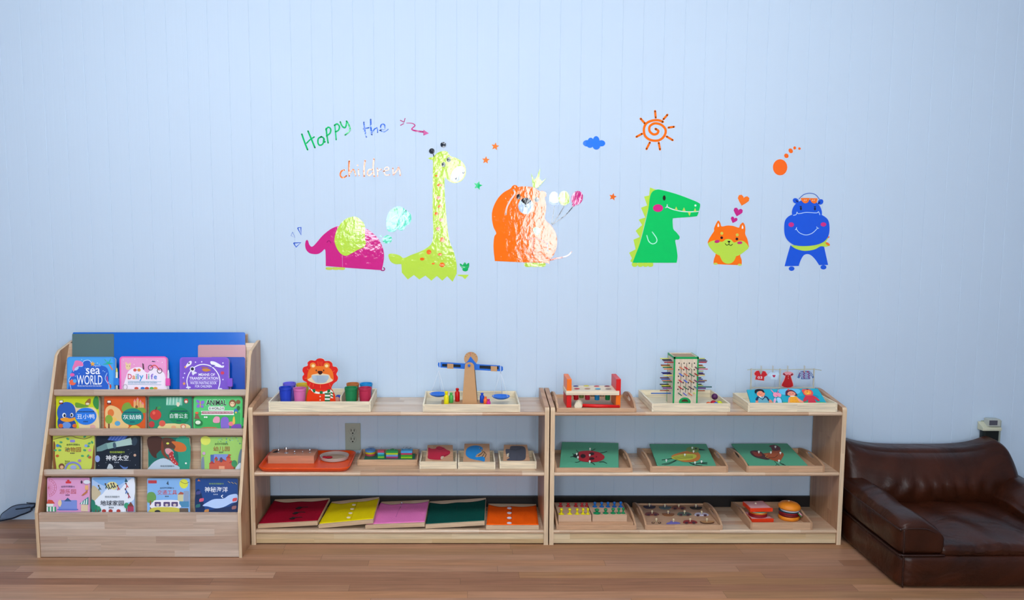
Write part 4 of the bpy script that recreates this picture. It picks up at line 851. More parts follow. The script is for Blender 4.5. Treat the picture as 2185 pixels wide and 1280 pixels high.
def d_sea2(a):
    a.R('#1c4486', 402, 502, 770, 860, 8); a.poly('#142c58', [(402, 620), (440, 600), (470, 700), (480, 790), (402, 790)], n=3); a.poly('#1a2f5c', [(500, 790), (600, 760), (700, 745), (770, 700), (770, 800)], n=3)
    a.poly('#b4ccf4', [(464, 738), (520, 700), (570, 680), (650, 675), (700, 645), (768, 638), (768, 700), (720, 715), (650, 750), (580, 762), (510, 745)], n=4)
    a.T('#94b848', '情境洞洞翻翻书', 520, 538, 650, 552, 0.0028); a.T('#f0f2f8', '神秘海洋', 482, 572, 686, 620, 0.0077); a.T('#a8b4cc', '~xxx', 560, 634, 602, 644)
    a.S('#eef2fa', 7, (642, 645), (630, 655), (642, 668)); a.P('#d0703c', (418, 522), (430, 505), (446, 522)); 
    for x, y, c in ((455, 688, '#d85a78'), (748, 685, '#d84a50'), (500, 785, '#c88848'), (742, 755, '#a06c6c'), (428, 625, '#4c4c88'), (425, 740, '#2c6c6c')): a.E(c, x, y, 20, 15); a.E(c, x-12, y+8, 9); a.E(c, x+12, y-8, 9)
    for x in (690, 720, 748): a.S('#c8b060', 4, (x, 525+ (x-690)*.2), (x+18, 538+(x-690)*.2), smooth=False)
book('board_book', 'dark blue board book with a white whale, bottom tier, rightmost', K4, (400, 498, 775, 800), 170, '#1a3f80', d_sea2, 3, 0.014, edge='#c8ccd0', r=12)
# ---- large folders standing behind the top tier
FP = Plane((0, -0.188, tiers[3][1]), (0, -1, 0.49))
def folder(label, z, box, c, off, r, gloss=0.22):
    a = Art(FP, z[0], z[1], rough=gloss); a.base = a.h = off; x0, y0, x1 = box; y1 = y0+50
    while a.fn(x0, y1, 0).z > tiers[3][1]+0.006: y1 += 1
    a.R(c, x0, y0, x1, y1, r=r, thick=0.0022); o = a.build('plastic_folder'); tag(o, label, 'folder', 'large folders behind the top tier'); return o
folder('wide glossy blue plastic folder at the back of the top tier', K1, (470, 95, 2280), '#0f64c6', 0.0, 14, .15)
folder('grey-green folder panel standing at the left in front of the wide blue one', K1, (468, 112, 905), '#566f70', 0.0028, 10)
folder('pale pink folder standing at the right in front of the wide blue one', K2, (508, 228, 1008), '#c4949c', 0.0028, 18)
folder('smaller deep blue folder in front of the pale pink one', K2, (640, 358, 1002), '#0848b0', 0.0056, 18)

# ================================================================== TOYS ON TOP OF THE SHELVES
ZT = 0.5727
def tray(label, x0, x1, y0, y1, z, h, kind='plain', th=0.007, group='wooden trays on the shelves', mx=None, my=None, sideh=None, base_h=0.004, hole=True, cat='tray'):
    """open wooden tray; x0,x1 outer sides; y0 front, y1 back"""
    mx = mx or (PINE_X if kind == 'plain' else BEE_X); my = my or (PINE_Y if kind == 'plain' else BEE_Y)
    t = thing('wooden_tray', ((x0+x1)/2, (y0+y1)/2, z), label, cat, group); sideh = sideh or h
    mb = MB(); mb.box(x0+th, x1-th, y0+th, y1-th, z+0.0005, z+0.0005+base_h, mx); mb.build('tray_bottom', t)
    for ya, yb, nm in ((y0, y0+th, 'front_rim'), (y1-th, y1, 'back_rim')):
        mb = MB(); mb.box(x0+th*.99, x1-th*.99, ya, yb, z, z+h, mx, 0.0012); mb.build(nm, t)
    for xa in (x0, x1-th):
        mb = MB()
        if kind == 'plain': mb.box(xa, xa+th, y0, y1, z, z+h, my, 0.0012)
        else:     # arched side with a finger hole
            pr = [(y0, z), (y1, z), (y1, z+h)]; L = y1-y0
            for k in range(1, 12):
                s = k/12; pr.append((y1-L*s, z+h+(sideh-h)*math.sin(PI*s)**0.7))
            pr.append((y0, z+h)); ym = (y0+y1)/2; hw = min(0.042, L*.2)
            zc = z+h+(sideh-h)*0.25+0.004
            hl = [(ym+hw*math.cos(a)*1.0, zc+0.009*math.sin(a)) for a in [2*PI*i/16 for i in range(16)]] if hole else None
            mb.prism([pr]+([hl] if hl else []), lambda u, v, q: Vector((q, u, v)), xa, xa+th, my)
        mb.build('side_handle' if kind != 'plain' else 'side_rim', t)
    return t
def tr_px(label, pxl, pxr, pyb, pyt, z, ydepth, yb=-0.02, **k):
    """tray from its front face in the picture: left/right columns, bottom row, top row"""
    Yf = onZ(pxl, pyb, z).y; Yf = max(Yf, YF+0.004); h = onY(pxl, pyt, Yf).z - z
    return tray(label, XY(pxl, Yf, z+h/2), XY(pxr, Yf, z+h/2), Yf, Yf+ydepth, z, h, **k), Yf, h
# --- tray 1: lion feeding game and cups
_, Y1, H1 = tr_px('pale pine tray holding the lion board and coloured cups, leftmost on the shelf tops', 573, 791, 879, 857, ZT, 0.265)
zi = ZT+0.005
def cup(px, pyt, pyb, Y, c, label, w, dark=None):
    z0 = zi; x = XY(px, Y, z0+.03); ht = onY(px, pyt, Y-w*0.25).z - z0; s = 1830/3.6
    r = w/2
    mb = MB(); mb.lathe([(0, 0.002), (r*.78, 0.0), (r*.94, ht*.80), (r*.94, ht*.86), (r, ht*.88), (r, ht), (r*.90, ht), (r*.70, 0.004), (0, 0.004)], mat(c, 0.5), (x, Y, z0), 28)
    o = mb.build('toy_cup', loc=(x, Y, z0)); tag(o, label, 'cup', 'coloured wooden cups in the lion tray'); return o
cw = 0.056
cup(618, 818, 0, -0.095, '#6c64d8', 'purple wooden cup behind the blue one at the left of the lion', cw)
cup(646, 820, 0, -0.095, '#d8b830', 'yellow wooden cup partly hidden behind the lion', cw)
cup(610, 827, 0, -0.200, '#1c3cb8', 'dark blue wooden cup, front left corner of the lion tray', cw)
cup(640, 829, 0, -0.200, '#d46ca8', 'pink wooden cup just left of the lion board', cw)
cup(753, 819, 0, -0.095, '#b86c34', 'brown wooden cup behind the green one', cw)
cup(781.5, 819, 0, -0.095, '#1488c8', 'light blue wooden cup, back right corner of the lion tray', cw)
cup(749.5, 827.5, 0, -0.200, '#147c48', 'green wooden cup in front of the brown one', cw)
cup(779.5, 828, 0, -0.200, '#b42448', 'dark red wooden cup, front right in the lion tray', cw)
def divider(label, px, y0, y1):
    mb = MB(); x = XY(px, (y0+y1)/2, zi+.02); mb.box(x-.003, x+.003, y0, y1, zi, zi+0.046, PINE_Y, 0.001)
    o = mb.build('tray_divider', loc=(x, (y0+y1)/2, zi)); tag(o, label, 'divider', 'dividers in the lion tray')
divider('thin wooden divider left of the lion board', 665, -.226, -0.045); divider('thin wooden divider between the lion board and the green cup', 733.5, -.226, -0.045)
L5 = ((550, 740), 6.621)
yl = -0.236
lp = PY(yl); a = Art(lp, *L5, h0=0.0, rough=0.3)
t = thing('lion_board', a.fn(885, 775, -.003), 'flat red and orange lion figure with an open mouth and striped scarf', 'toy')
sil = [(685, 800), (685, 800), (690, 700), (720, 610), (745, 590), (700, 540), (690, 500), (640, 470), (632, 420), (655, 385), (632, 340), (645, 290), (705, 265), (705, 220), (750, 190), (810, 195), (840, 170), (885, 162), (930, 175), (950, 200), (1010, 200), (1050, 230), (1062, 275), (1110, 285), (1133, 330), (1110, 385), (1133, 430), (1120, 480), (1070, 520), (1040, 580), (1055, 610), (1090, 680), (1105, 800), (1105, 800)]
mouth = [(705, 468), (760, 400), (885, 396), (1005, 400), (1062, 475), (980, 512), (885, 526), (790, 510)]
hole = [(765, 402), (1000, 402), (1005, 440), (965, 500), (930, 512), (885, 516), (830, 512), (800, 495), (765, 445)]
mb = MB(); mb.prism([cr(sil, True, 4), hole], a.fn, -0.006, 0.0, mat('#d81c14', 0.3), PINE_X); mb.build('board', t, loc=a.fn(885, 500, 0))
a.h = 0.0; a.base = -0.0001
def holed(c, pts, n=4):
    h1 = a.h+a.step; l = cr(pts, True, n); a.mb.prism([l, hole], a.fn, a.h, h1, mat(c, 0.3)); a.h = h1
holed('#ea7420', [(700, 430), (710, 360), (745, 300), (800, 275), (885, 270), (960, 275), (1020, 300), (1060, 360), (1072, 440), (1062, 478), (980, 514), (885, 528), (790, 512), (705, 470)])
holed('#e4d0ac', [(705, 468), (752, 430), (764, 396), (830, 380), (885, 372), (940, 380), (1006, 396), (1030, 440), (1062, 475), (980, 513), (885, 527), (790, 511)])
for x in (779, 975): a.E('#e88830', x, 262, 44, 40); a.E('#f4d8a0', x+(4 if x < 800 else -2), 268, 24, 22)
a.poly('#3c1410', [(845, 350), (862, 340), (885, 338), (905, 342), (918, 355), (905, 380), (882, 392), (860, 380)], n=4)
a.E('#40241c', 827, 332, 8, 13); a.E('#40241c', 932, 332, 8, 13)
for q in (((850, 205), (856, 262)), ((880, 210), (882, 255)), ((908, 208), (905, 265)), ((698, 305), (722, 330)), ((1062, 350), (1085, 335)), ((745, 515), (725, 560)), ((885, 535), (886, 580)), ((1010, 515), (1028, 560)), ((790, 520), (782, 560)), ((665, 445), (695, 440))): a.S('#f0803c', 5, *q, smooth=False)
a.P('#e8380c', (725, 605), (765, 600), (1050, 610), (1095, 700), (1103, 798), (690, 798), (700, 680))
g = '#146c3c'; a.poly('#eaeee4', [(745, 590), (810, 620), (885, 640), (960, 625), (1030, 600), (1045, 640), (960, 655), (885, 662), (800, 650)], n=3)
for p in (((770, 600), (812, 590), (815, 640), (790, 645)), ((875, 622), (918, 622), (920, 662), (878, 662)), ((985, 600), (1030, 598), (1020, 640), (985, 650))): a.P(g, *p)
for k, y in enumerate(range(650, 790, 24)): a.P(g if k % 2 == 0 else '#eaeee4', (948, y), (1025, y+2), (1020, min(798, y+24)), (950, min(798, y+24)))
for k, y in enumerate(range(622, 716, 20)): a.P(g if k % 2 else '#eaeee4', (1030, y-8), (1055, y), (1072, y+22), (1030, y+16))
a.E('#f8d8c4', 884, 697, 10); a.E('#f8d8c4', 884, 747, 10)
a.build('painted_face', t)
for px, Y, c, lab in ((722, -.13, '#2c48b0', 'dark blue ball resting behind the lion beside the divider'), (719, -.17, '#d89080', 'pink ball beside the blue ball near the lion'), (779, -.262, '#c8606c', 'small pinkish red ball in front of the dark red cup')):
    r = 0.016 if px != 779 else 0.014; x = XY(px, Y, zi+r); mb = MB(); mb.ball((x, Y, zi+r), r, mat(c, 0.5)); tag(mb.build('wooden_ball', loc=(x, Y, zi)), lab, 'ball', 'wooden balls in the lion tray')
# --- tray 2: balance scale
_, Y2, H2 = tr_px('pale pine tray with lined grain holding the balance scale', 902, 1110, 882, 863, ZT, 0.270)
MDF = mat('#c09468', 0.6, vary=0.05); BLUE = mat('#1a68cc', 0.35)
ys = -0.165
def S6(x, y, h=0): return PY(ys).at(870+x/6.621, 740+y/6.621, h)
t = thing('balance_scale', (XY(1003, ys, zi), ys, zi), 'wooden balance scale with a tilted blue beam and two blue pans', 'balance scale')
mb = MB(); xa = XY(942, ys, zi); xb = XY(1044, ys, zi); mb.box(xa, xb, ys-0.05, ys+0.045, zi, zi+0.008, MDF, 0.002); mb.build('base', t)
zb = zi+0.008; pz = S6(870, 205).z
mb = MB(); pl = [(S6(770, 760).x, zb), (S6(980, 760).x, zb), (S6(935, 240).x, S6(935, 240).z)] + [(S6(870+62*math.cos(q), 0).x, S6(0, 248-45*math.sin(q)).z) for q in [PI*k/8 for k in range(1, 8)]] + [(S6(808, 240).x, S6(808, 240).z)]
mb.prism(pl, lambda u, v, h: Vector((u, ys-0.02-h, v)), 0, 0.008, MDF); mb.build('post', t)
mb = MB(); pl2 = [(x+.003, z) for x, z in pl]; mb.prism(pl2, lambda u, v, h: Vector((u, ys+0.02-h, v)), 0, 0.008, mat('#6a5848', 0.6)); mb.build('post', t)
mb = MB(); cc = S6(893, 165); mb.lathe([(0, 0), (.0295, 0), (.0295, .006), (0, .006)], MDF, n=32, T=Matrix.Translation((cc.x, ys-0.002, cc.z)) @ Matrix.Rotation(PI/2, 4, 'X')); o = mb.build('dial', t)
a = Art(PY(ys-0.0082), (870, 740), 6.621, rough=0.5)
for k, q in enumerate((200, 225, 250, 290, 315, 340)): 
    r = math.radians(q); a.S('#7a5a3c', 5, (893+70*math.cos(r), 165+72*math.sin(r)), (893+88*math.cos(r), 165+90*math.sin(r)), smooth=False)
a.S('#c04c5c', 7, (887, 78), (887, 120), smooth=False); a.build('dial_marks', o); bpy.data.objects[-1:]
bm_ = Plane((0, ys-0.012, 0), (0, -1, 0)); a = Art(bm_, (870, 740), 6.621); 
outl = [(425, 255), (430, 225), (470, 218), (640, 226), (810, 238), (850, 200), (888, 135), (930, 190), (975, 245), (1170, 258), (1310, 266), (1345, 285), (1348, 325), (1330, 345), (1170, 338), (960, 326), (810, 312), (600, 300), (440, 290)]
sl1 = [(485, 240), (748, 250), (748, 292), (485, 280)]; sl2 = [(1015, 262), (1285, 275), (1285, 320), (1015, 308)]
mb = MB(); mb.prism([outl, sl1, sl2], a.fn, -0.006, 0.0, BLUE); bo = mb.build('beam', t, loc=a.fn(885, 270, 0))
for sl in (sl1, sl2):
    mb = MB(); mb.prism([(sl[0][0]-6, sl[0][1]-5), (sl[1][0]+6, sl[1][1]-5), (sl[2][0]+6, sl[2][1]+5), (sl[3][0]-6, sl[3][1]+5)], a.fn, -0.0075, -0.0062, mat('#10202c', 0.6)); mb.build('slot_backing', bo)
for x0, y0, x1, y1 in ((558, 236, 645, 308), (1173, 270, 1262, 345)):
    mb = MB(); mb.prism([(x0, y0), (x1, y0+4), (x1, y1), (x0, y1-4)], a.fn, -0.0085, 0.003, MDF); mb.build('sliding_weight', bo)
for x, y in ((455, 255), (1313, 305)):
    mb = MB(); mb.prism([(x-4, y-42), (x+4, y-42), (x+4, y+42), (x-4, y+42)], a.fn, -0.0072, 0.0012, mat('#dfe8f4', 0.5)); mb.build('string_loop', bo)
mb = MB(); p = S6(866, 245); mb.lathe([(0, 0), (.006, 0), (.006, .004), (0, .005)], BLUE, n=16, T=Matrix.Translation((p.x, ys-0.028, p.z)) @ Matrix.Rotation(PI/2, 4, 'X')); mb.build('pivot_pin', t)
STR = mat('#dfe6f0', 0.6)
for (cx, cy), (hx, hy), r in (((438, 655), (420, 335), .0), ((1315, 690), (1315, 345), 0)):
    c = S6(cx, cy); hk = S6(hx+ (20 if cx < 800 else 0), hy); c.y = ys-0.012; R = 0.0385
    mb = MB(); mb.lathe([(0, -0.010), (R*.55, -0.010), (R*.85, -0.005), (R, 0.0), (R, 0.002), (R*.9, 0.0), (R*.5, -0.006), (0, -0.007)], BLUE, tuple(c), 32); po = mb.build('pan', t, loc=c)
    for q in (200, 320, 80):
        e = c+Vector((R*.95*math.cos(math.radians(q)), R*.95*math.sin(math.radians(q)), 0.001)); mb = MB(); mb.tube([hk, e], 0.0009, STR, 6); mb.build('pan_string', po)
def weight(px, pyt, Y, r, c, lab, base=zi):
    x = XY(px, Y, base+.01); ht = onY(px, pyt, Y).z-base; mb = MB()
    mb.lathe([(0, 0), (r*.9, 0), (r, .002), (r, ht*.66), (r*.78, ht*.74), (r*.5, ht*.78), (r*.5, ht*.82), (r*.66, ht*.86), (r*.66, ht*.97), (r*.5, ht), (0, ht)], mat(c, 0.35), (x, Y, base), 20)
    tag(mb.build('toy_weight', loc=(x, Y, base)), lab, 'weight', 'coloured knobbed weights by the balance scale')
zw = zi+0.0085
weight(952.5, 834.5, -.232, .0105, '#e8d808', 'yellow knobbed weight, leftmost by the scale', zi); weight(962.7, 837.5, -.178, .0095, '#4cb050', 'green knobbed weight between the yellow and red ones', zw)
weight(975.8, 828, -.150, .0107, '#cc1010', 'tall red knobbed weight just left of the scale post', zw); weight(1028.6, 838, -.178, .0095, '#1444b8', 'blue knobbed weight just right of the scale post', zw)
weight(1036, 846, -.208, .0085, '#f06a28', 'orange knobbed weight right of the blue one', zw)
weight(1042.5, 851, -.236, .0085, '#d01c88', 'small magenta knobbed weight, rightmost and lowest')
# --- tray 3: pounding bench
HN = {'kind': 'arch', 'th': 0.008}
_, Y3, H3 = tr_px('brown handled tray under the pounding bench', 1188, 1358, 882.5, 871, ZT, 0.27, sideh=0.052, **HN)
RED = mat('#d41414', 0.35); ORA = mat('#f07010', 0.35)
def Q7(x, y, Y): return onY(1160+x/5.4625, 740+y/5.4625, Y)
yb0 = -0.235; yb1 = -0.115
t = thing('pounding_bench', (XY(1265, -.17, zi), -.17, zi), 'wooden pounding bench with coloured pegs between orange and red end boards', 'toy')
for x0, x1, ct, cb in ((270, 326, ORA, RED), (845, 900, RED, ORA)):
    xa = Q7(x0, 500, yb0).x; xb = Q7(x1, 500, yb0).x; zt = Q7(300, 376, yb0).z; zm = Q7(300, 512, yb0).z; zl = Q7(300, 562, yb0).z
    mb = MB(); mb.box(xa, xb, yb0, yb1, zl-.001, zt, ct, 0.002); mb.build('end_board', t)
    mb = MB(); mb.box(xa, xb, yb0, yb1, zi, zl-.001, cb, 0.002); mb.build('end_board_foot', t)
xa = Q7(268, 0, yb0-.006).x; xb = Q7(894, 0, yb0-.006).x; zA = Q7(0, 515, yb0-.006).z; zB = Q7(0, 563, yb0-.006).z
mb = MB(); mb.box(xa, xb, yb0-.007, yb1-.01, zB, zA, PINE_X, 0.0015); bd = mb.build('bench_board', t)
a = Art(PZ(zA), (1160, 740), 5.4625, rough=0.5)
pegs = ((375, 458, '#2c3c8c'), (498, 455, '#d8cc3c'), (618, 460, '#c84450'), (740, 460, '#8c3444'), (388, 490, '#c03038'), (510, 490, '#b08068'), (632, 493, '#3c9cc0'), (755, 492, '#a09488'))
for x, y, c in pegs: a.E('#c8b49c', x, y, 36, 10); a.E(c, x, y, 31, 8)
a.build('peg_hole', bd)
for x, y, c, sx in ((375, 458, '#a8141c', 12), (388, 490, '#c41420', 0), (450, 480, '#7c8c48', 0), (520, 490, '#c0243c', 0), (632, 493, '#1488c0', 0), (755, 492, '#107c44', 0), (580, 465, '#a09070', 0), (690, 465, '#b0a48c', 0)):
    p = PZ(zA).at(1160+x/5.4625, 740+y/5.4625); z0 = zi+(0.026 if y > 485 else 0.03)
    mb = MB(); mb.lathe([(0, 0), (.0095, 0), (.0105, .003), (.0105, zB-z0), (0, zB-z0)], mat(c, 0.4), (p.x-.003, p.y, z0), 16); mb.build('peg', t, loc=(p.x-.003, p.y, z0))
t = thing('toy_mallet', (XY(1290, -.262, zi), -.262, zi), 'toy mallet with a plain wooden head and red handle lying before the bench', 'mallet')
hp = Q7(412, 645, -.262); mb = MB(); r = 0.0165
mb.lathe([(0, -.03), (r*.9, -.03), (r, -.027), (r, .027), (r*.9, .03), (0, .03)], PINE_Y, n=24, T=Matrix.Translation((hp.x, -.255, zi+r+.0003)) @ Matrix.Rotation(math.radians(78), 4, 'Z') @ Matrix.Rotation(PI/2, 4, 'Y')); mb.build('mallet_head', t)
he = Q7(885, 692, -.262); mb = MB(); mb.tube([(hp.x+.012, -.258, zi+.0145), (he.x, -.259, zi+.0083)], [.0075, .0082], RED, 14); mb.build('mallet_handle', t)
# --- tray 4: peg tower
tr4 = tray('pale pine tray under the tower with coloured sticks', XY(1391, YF+.006, ZT+.02), XY(1558.5, YF+.006, ZT+.02), YF+.006, -.02, ZT, 0.036)
def Q8(x, y, Y): return onY(1420+x/9.843, 740+y/9.843, Y)
yf = -0.225; ybk = -0.115
x0 = Q8(150, 1150, yf).x; x1 = Q8(660, 1150, yf).x; xt0 = Q8(190, 215, yf).x; xt1 = Q8(703, 215, yf).x
x0 = (x0+xt0)/2; x1 = (x1+xt1)/2; zt = Q8(0, 213, yf).z
t = thing('peg_tower', ((x0+x1)/2, (yf+ybk)/2, zi), 'tall box tower with green edges and coloured sticks poking out of holes', 'toy')
PALE = plank_mat('tower_ply', 'z', 'xy', 1.0, 0.5, ['#dccdb8', '#d6c6ae'], 0.5, grain=0.25); G2 = mat('#109c54', 0.4)
mb = MB(); w = 0.006
mb.box(x0, x1, yf, yf+w, zi, zt, PALE); mb.box(x0, x1, ybk-w, ybk, zi, zt, PALE); mb.box(x0, x0+w, yf+w, ybk-w, zi, zt, PALE); mb.box(x1-w, x1, yf+w, ybk-w, zi, zt, PALE)
mb.box(x0+w, x1-w, yf+w, ybk-w, zt-.006, zt-.003, mat('#a88868', 0.6)); mb.build('tower_box', t)
e = 0.0052; f = 0.0008
for xa in (x0-f, x1-e+f*0): mb = MB(); mb.box(xa, xa+e+f, yf-f, yf+e, zi, zt+.0005, G2); mb.build('green_edge', t)
mb = MB(); mb.box(x0-f, x1+f, yf-f, yf+.002, zt-.008, zt+.0007, G2); mb.build('green_edge', t)
for xa in (x0-f, x1-.002): mb = MB(); mb.box(xa, xa+.0028, yf, ybk, zt-.008, zt+.0007, G2); mb.build('green_edge', t)
mb = MB(); mb.box(x0-f, x0+e, ybk-.004, ybk+f, zi, zt, G2); mb.build('green_edge', t)
a = Art(PY(yf), (1420, 740), 9.843, rough=0.6)
xs_top = (285, 390, 500, 610); 
def gxy(c, r): return (xs_top[c]-r*6, 343+r*137)
for c in range(4):
    for r in range(5): a.E('#14100e', *gxy(c, r), 13, 16, n=12); a.h -= a.step
for k in range(3): a.S('#241c18', 9, (337+k*110, 345), (306+k*110, 960), smooth=False)
a.E('#109c54', 405, 1155, 124, 94, n=28); 
a.poly('#4c2818', [(335, 1150)]+[(405+72*math.cos(math.radians(q)), 1150-50*math.sin(math.radians(q))) for q in range(180, -1, -20)]+[(475, 1150)], False); a.build('front_marks', t)
SC = {'o': '#d8744c', 'r': '#b82034', 'w': '#e0d8bc', 'p': '#5a3c50', 'b': '#3c60cc', 'g': '#307058', 'R': '#a41c20', 'v': '#6c2c64', 't': '#40708c', 'l': '#6068c8', 'y': '#d8e070', 'n': '#b06c40'}
rows = ['orwp', 'bogR', 'rbnv', 'rgpt', 'gloy']
for r, rw in enumerate(rows):
    for c, ch in enumerate(rw):
        gx, gy = gxy(c, r); gy += 70
        p = Q8(gx, gy, yf); q = p+Vector((0.0062, -0.036, -0.0045))
        if ch == 'y': q = p+Vector((.002, -.02, 0))
        mb = MB(); mb.tube([p+Vector((0, .02, 0)), q], 0.0024, mat(SC[ch], 0.4), 8); mb.build('stick', t)
left = [(245, 40, '#d8dc6c', .09), (270, 105, '#30242c', .045), (292, 140, '#584860', .03), (325, 175, '#a81018', -.01), (383, 65, '#801c18', .06), (405, 90, '#d8c068', .05), (432, 135, '#2c7438', .03), (465, 170, '#e08040', -.01), (540, 90, '#30388c', .05), (562, 128, '#28205c', .03), (600, 165, '#e0d468', -.01), (650, 50, '#5c1438', .07), (678, 88, '#2c58b8', .04), (708, 120, '#c87054', .03), (735, 155, '#1c6440', -.01), (785, 48, '#181c28', .07), (812, 100, '#c8c030', .04), (835, 115, '#4c5c2c', .035), (865, 148, '#7c147c', -.01), (915, 60, '#b06440', .05), (975, 125, '#1c60b8', .02)]
for y, xe, c, dy in left:
    Y = yf+0.012+ (0.09-0.012)*min(1, max(0, (175-xe)/140.0)); L = 0.048 if y != 975 else 0.085
    p = Q8(xe, y, Y); xs = x0+.004; mb = MB(); zc = p.z
    mb.tube([(xs, Y, zc), (x0-L*(0.8 if y != 975 else 1), Y, zc)], 0.0024, mat(c, 0.4), 8); mb.build('stick', t)
right = [(245, 825, '#d8dc6c'), (272, 850, '#2c3450'), (298, 878, '#684860'), (325, 862, '#b81430'), (383, 778, '#a42c14'), (405, 800, '#e0c470'), (437, 840, '#588424'), (466, 885, '#e06c7c'), (510, 795, '#d8d890'), (548, 790, '#442c80'), (572, 820, '#5c2048'), (600, 825, '#e8d47c'), (650, 748, '#442420'), (680, 780, '#4444a8'), (708, 865, '#a07040'), (735, 822, '#44306c'), (785, 755, '#241c18'), (812, 790, '#c8dc58'), (842, 972, '#1c6460'), (868, 845, '#6c2c80'), (918, 825, '#c8643c')]
for i, (y, xe, c) in enumerate(right):
    Y = yf+0.012+(3-i % 4)*0.026; p = Q8(xe, y, Y); mb = MB(); mb.tube([(x1-.004, Y, p.z), (p.x, Y, p.z)], 0.0024, mat(c, 0.4), 8); mb.build('stick', t)
for x, y, c, r, Y, z, lab in ((1525, 846, '#502050', .0135, -.20, .026, 'dark purple ball, topmost of the ball heap beside the tower'), (1512, 853, '#e0602c', .0125, -.235, 0, 'orange ball, leftmost of the heap beside the tower'), (1522, 853, '#b81c30', .0125, -.205, 0, 'red ball in the heap beside the tower'), (1528, 857, '#2c68c8', .0115, -.232, 0, 'small blue ball at the front of the heap beside the tower'), (1535, 853, '#c8d41c', .0125, -.215, 0, 'yellow-green ball, rightmost of the heap beside the tower')):
    X = XY(x, Y, zi+r+z); mb = MB(); mb.ball((X, Y, zi+r+z), r, mat(c, 0.45)); tag(mb.build('wooden_ball', loc=(X, Y, zi+z)), lab, 'ball', 'wooden balls beside the peg tower')
# --- tray 5: dress-up puzzle with clothes line
x5a, x5b = XY(1596, YF+.006, ZT+.02), XY(1789, YF+.006, ZT+.02)
tray('pale pine tray holding the dress-up dolls and clothes line, rightmost on the shelf tops', x5a, x5b-.004, YF+.006, -.092, ZT, 0.038)
K8 = ((1590, 780), 12.853)
dn = Vector((0, -0.62, 0.78)); dp = Plane((0, YF+.022, zi+.004), dn)
a = Art(dp, *K8, rough=0.4)
TEAL = '#1ca0b8'
t = thing('dress_up_puzzle', a.fn(1050, 1070, -.004), 'turquoise puzzle board with four painted dress-up figures', 'puzzle')
top = [(45, 662), (1990, 625)]; out = [(45, 662), (1990, 625), (2120, 830), (2290, 1130), (190, 1130)]
mb = MB(); mb.prism(out, a.fn, -0.006, 0, mat(TEAL, 0.4)); mb.build('board', t)
def fig(name, draw, h=0.003):
    b = Art(dp, *K8, rough=0.4, step=0.0002); b.base = 0; b.h = h; draw(b); b.build(name, t)
a.h = 0; a.base = -.0001; a.P('#54a868', (200, 1120), (230, 1020), (700, 990), (1200, 1000), (1750, 980), (2190, 1000), (2240, 1120)); a.poly('#60b8dc', [(930, 650), (1450, 640), (1480, 760), (1100, 800), (960, 760)], n=3); a.poly('#148cac', [(1450, 850), (1900, 800), (2000, 900), (1500, 950)], n=3); a.build('painted_background', t)
def boy(b):
    b.poly('#d8886c', [(270, 1130), (290, 960), (330, 940), (360, 1000), (330, 1130)], n=3); b.poly('#d8886c', [(640, 960), (700, 950), (760, 1040), (750, 1130), (690, 1100)], n=3)
    b.poly('#1c2c50', [(280, 940), (340, 860), (520, 850), (600, 870), (660, 960), (600, 985), (560, 930), (360, 930), (330, 980)], n=3); b.poly('#64a0b0', [(360, 900), (580, 900), (640, 1130), (400, 1130)], n=2)
    b.P('#1c3454', (380, 860), (460, 940), (540, 850), (560, 870), (470, 960), (370, 880)); b.E('#e88c6c', 425, 790, 112, 82); b.poly('#10121c', [(255, 750), (265, 690), (330, 662), (420, 662), (490, 690), (525, 760), (480, 750), (440, 715), (340, 715), (310, 740), (290, 780)], n=3)
    b.S('#b42830', 7, (370, 780), (415, 815), (455, 785)); b.P('#f0f2f2', (362, 860), (380, 850), (450, 885), (425, 900)); b.P('#f0f2f2', (520, 855), (465, 885), (490, 898))
fig('boy_figure', boy)
def bunny(b):
    b.S('#e88ca8', 22, (705, 680), (790, 770)); b.S('#e88ca8', 22, (905, 680), (880, 770)); b.poly('#ec90ac', [(760, 800), (790, 750), (900, 755), (980, 800), (975, 860), (920, 900), (830, 885), (775, 850)], n=3); b.S('#4c4c8c', 8, *ell(880, 742, 28, 22, 0, 10), closed=True)
    b.S('#b03050', 6, (850, 822), (880, 845), (900, 825)); b.poly('#1c8c94', [(820, 890), (980, 890), (1040, 1130), (850, 1130)], n=2); b.poly('#a0d0ec', [(860, 905), (960, 905), (1000, 1040), (900, 1045)], n=2); b.poly('#c8b0d4', [(780, 940), (820, 900), (850, 960), (800, 1060), (770, 1040)], n=3); b.E('#e8a0b4', 800, 1000, 24, 44)
fig('bunny_figure', bunny)
def girl(b):
    b.poly('#e89478', [(1170, 1050), (1190, 900), (1240, 870), (1390, 860), (1470, 920), (1600, 1010), (1580, 1050), (1400, 960), (1240, 930), (1220, 1050)], n=3)
    b.poly('#501c38', [(1110, 830), (1105, 720), (1170, 680), (1270, 680), (1360, 730), (1430, 830), (1380, 830), (1150, 830)], n=3); b.poly('#e48c74', [(1150, 790), (1190, 730), (1290, 720), (1370, 770), (1370, 810), (1310, 850), (1230, 845), (1170, 820)], n=3)
    b.poly('#c84848', [(1150, 690), (1170, 650), (1200, 665), (1230, 680), (1180, 700)], n=3); b.E('#3c5c50', 1222, 785, 10, 12); b.E('#3c5c50', 1305, 783, 10, 12); b.poly('#e8a028', [(1235, 870), (1390, 860), (1450, 980), (1550, 1060), (1500, 1130), (1250, 1130)], n=3)
    for q in ((1300, 930), (1370, 950), (1300, 1000), (1390, 1020), (1340, 1060)): b.E('#d8642c', *q, 9)
    b.E('#f0ece0', 1290, 862, 70, 14)
fig('girl_figure', girl)
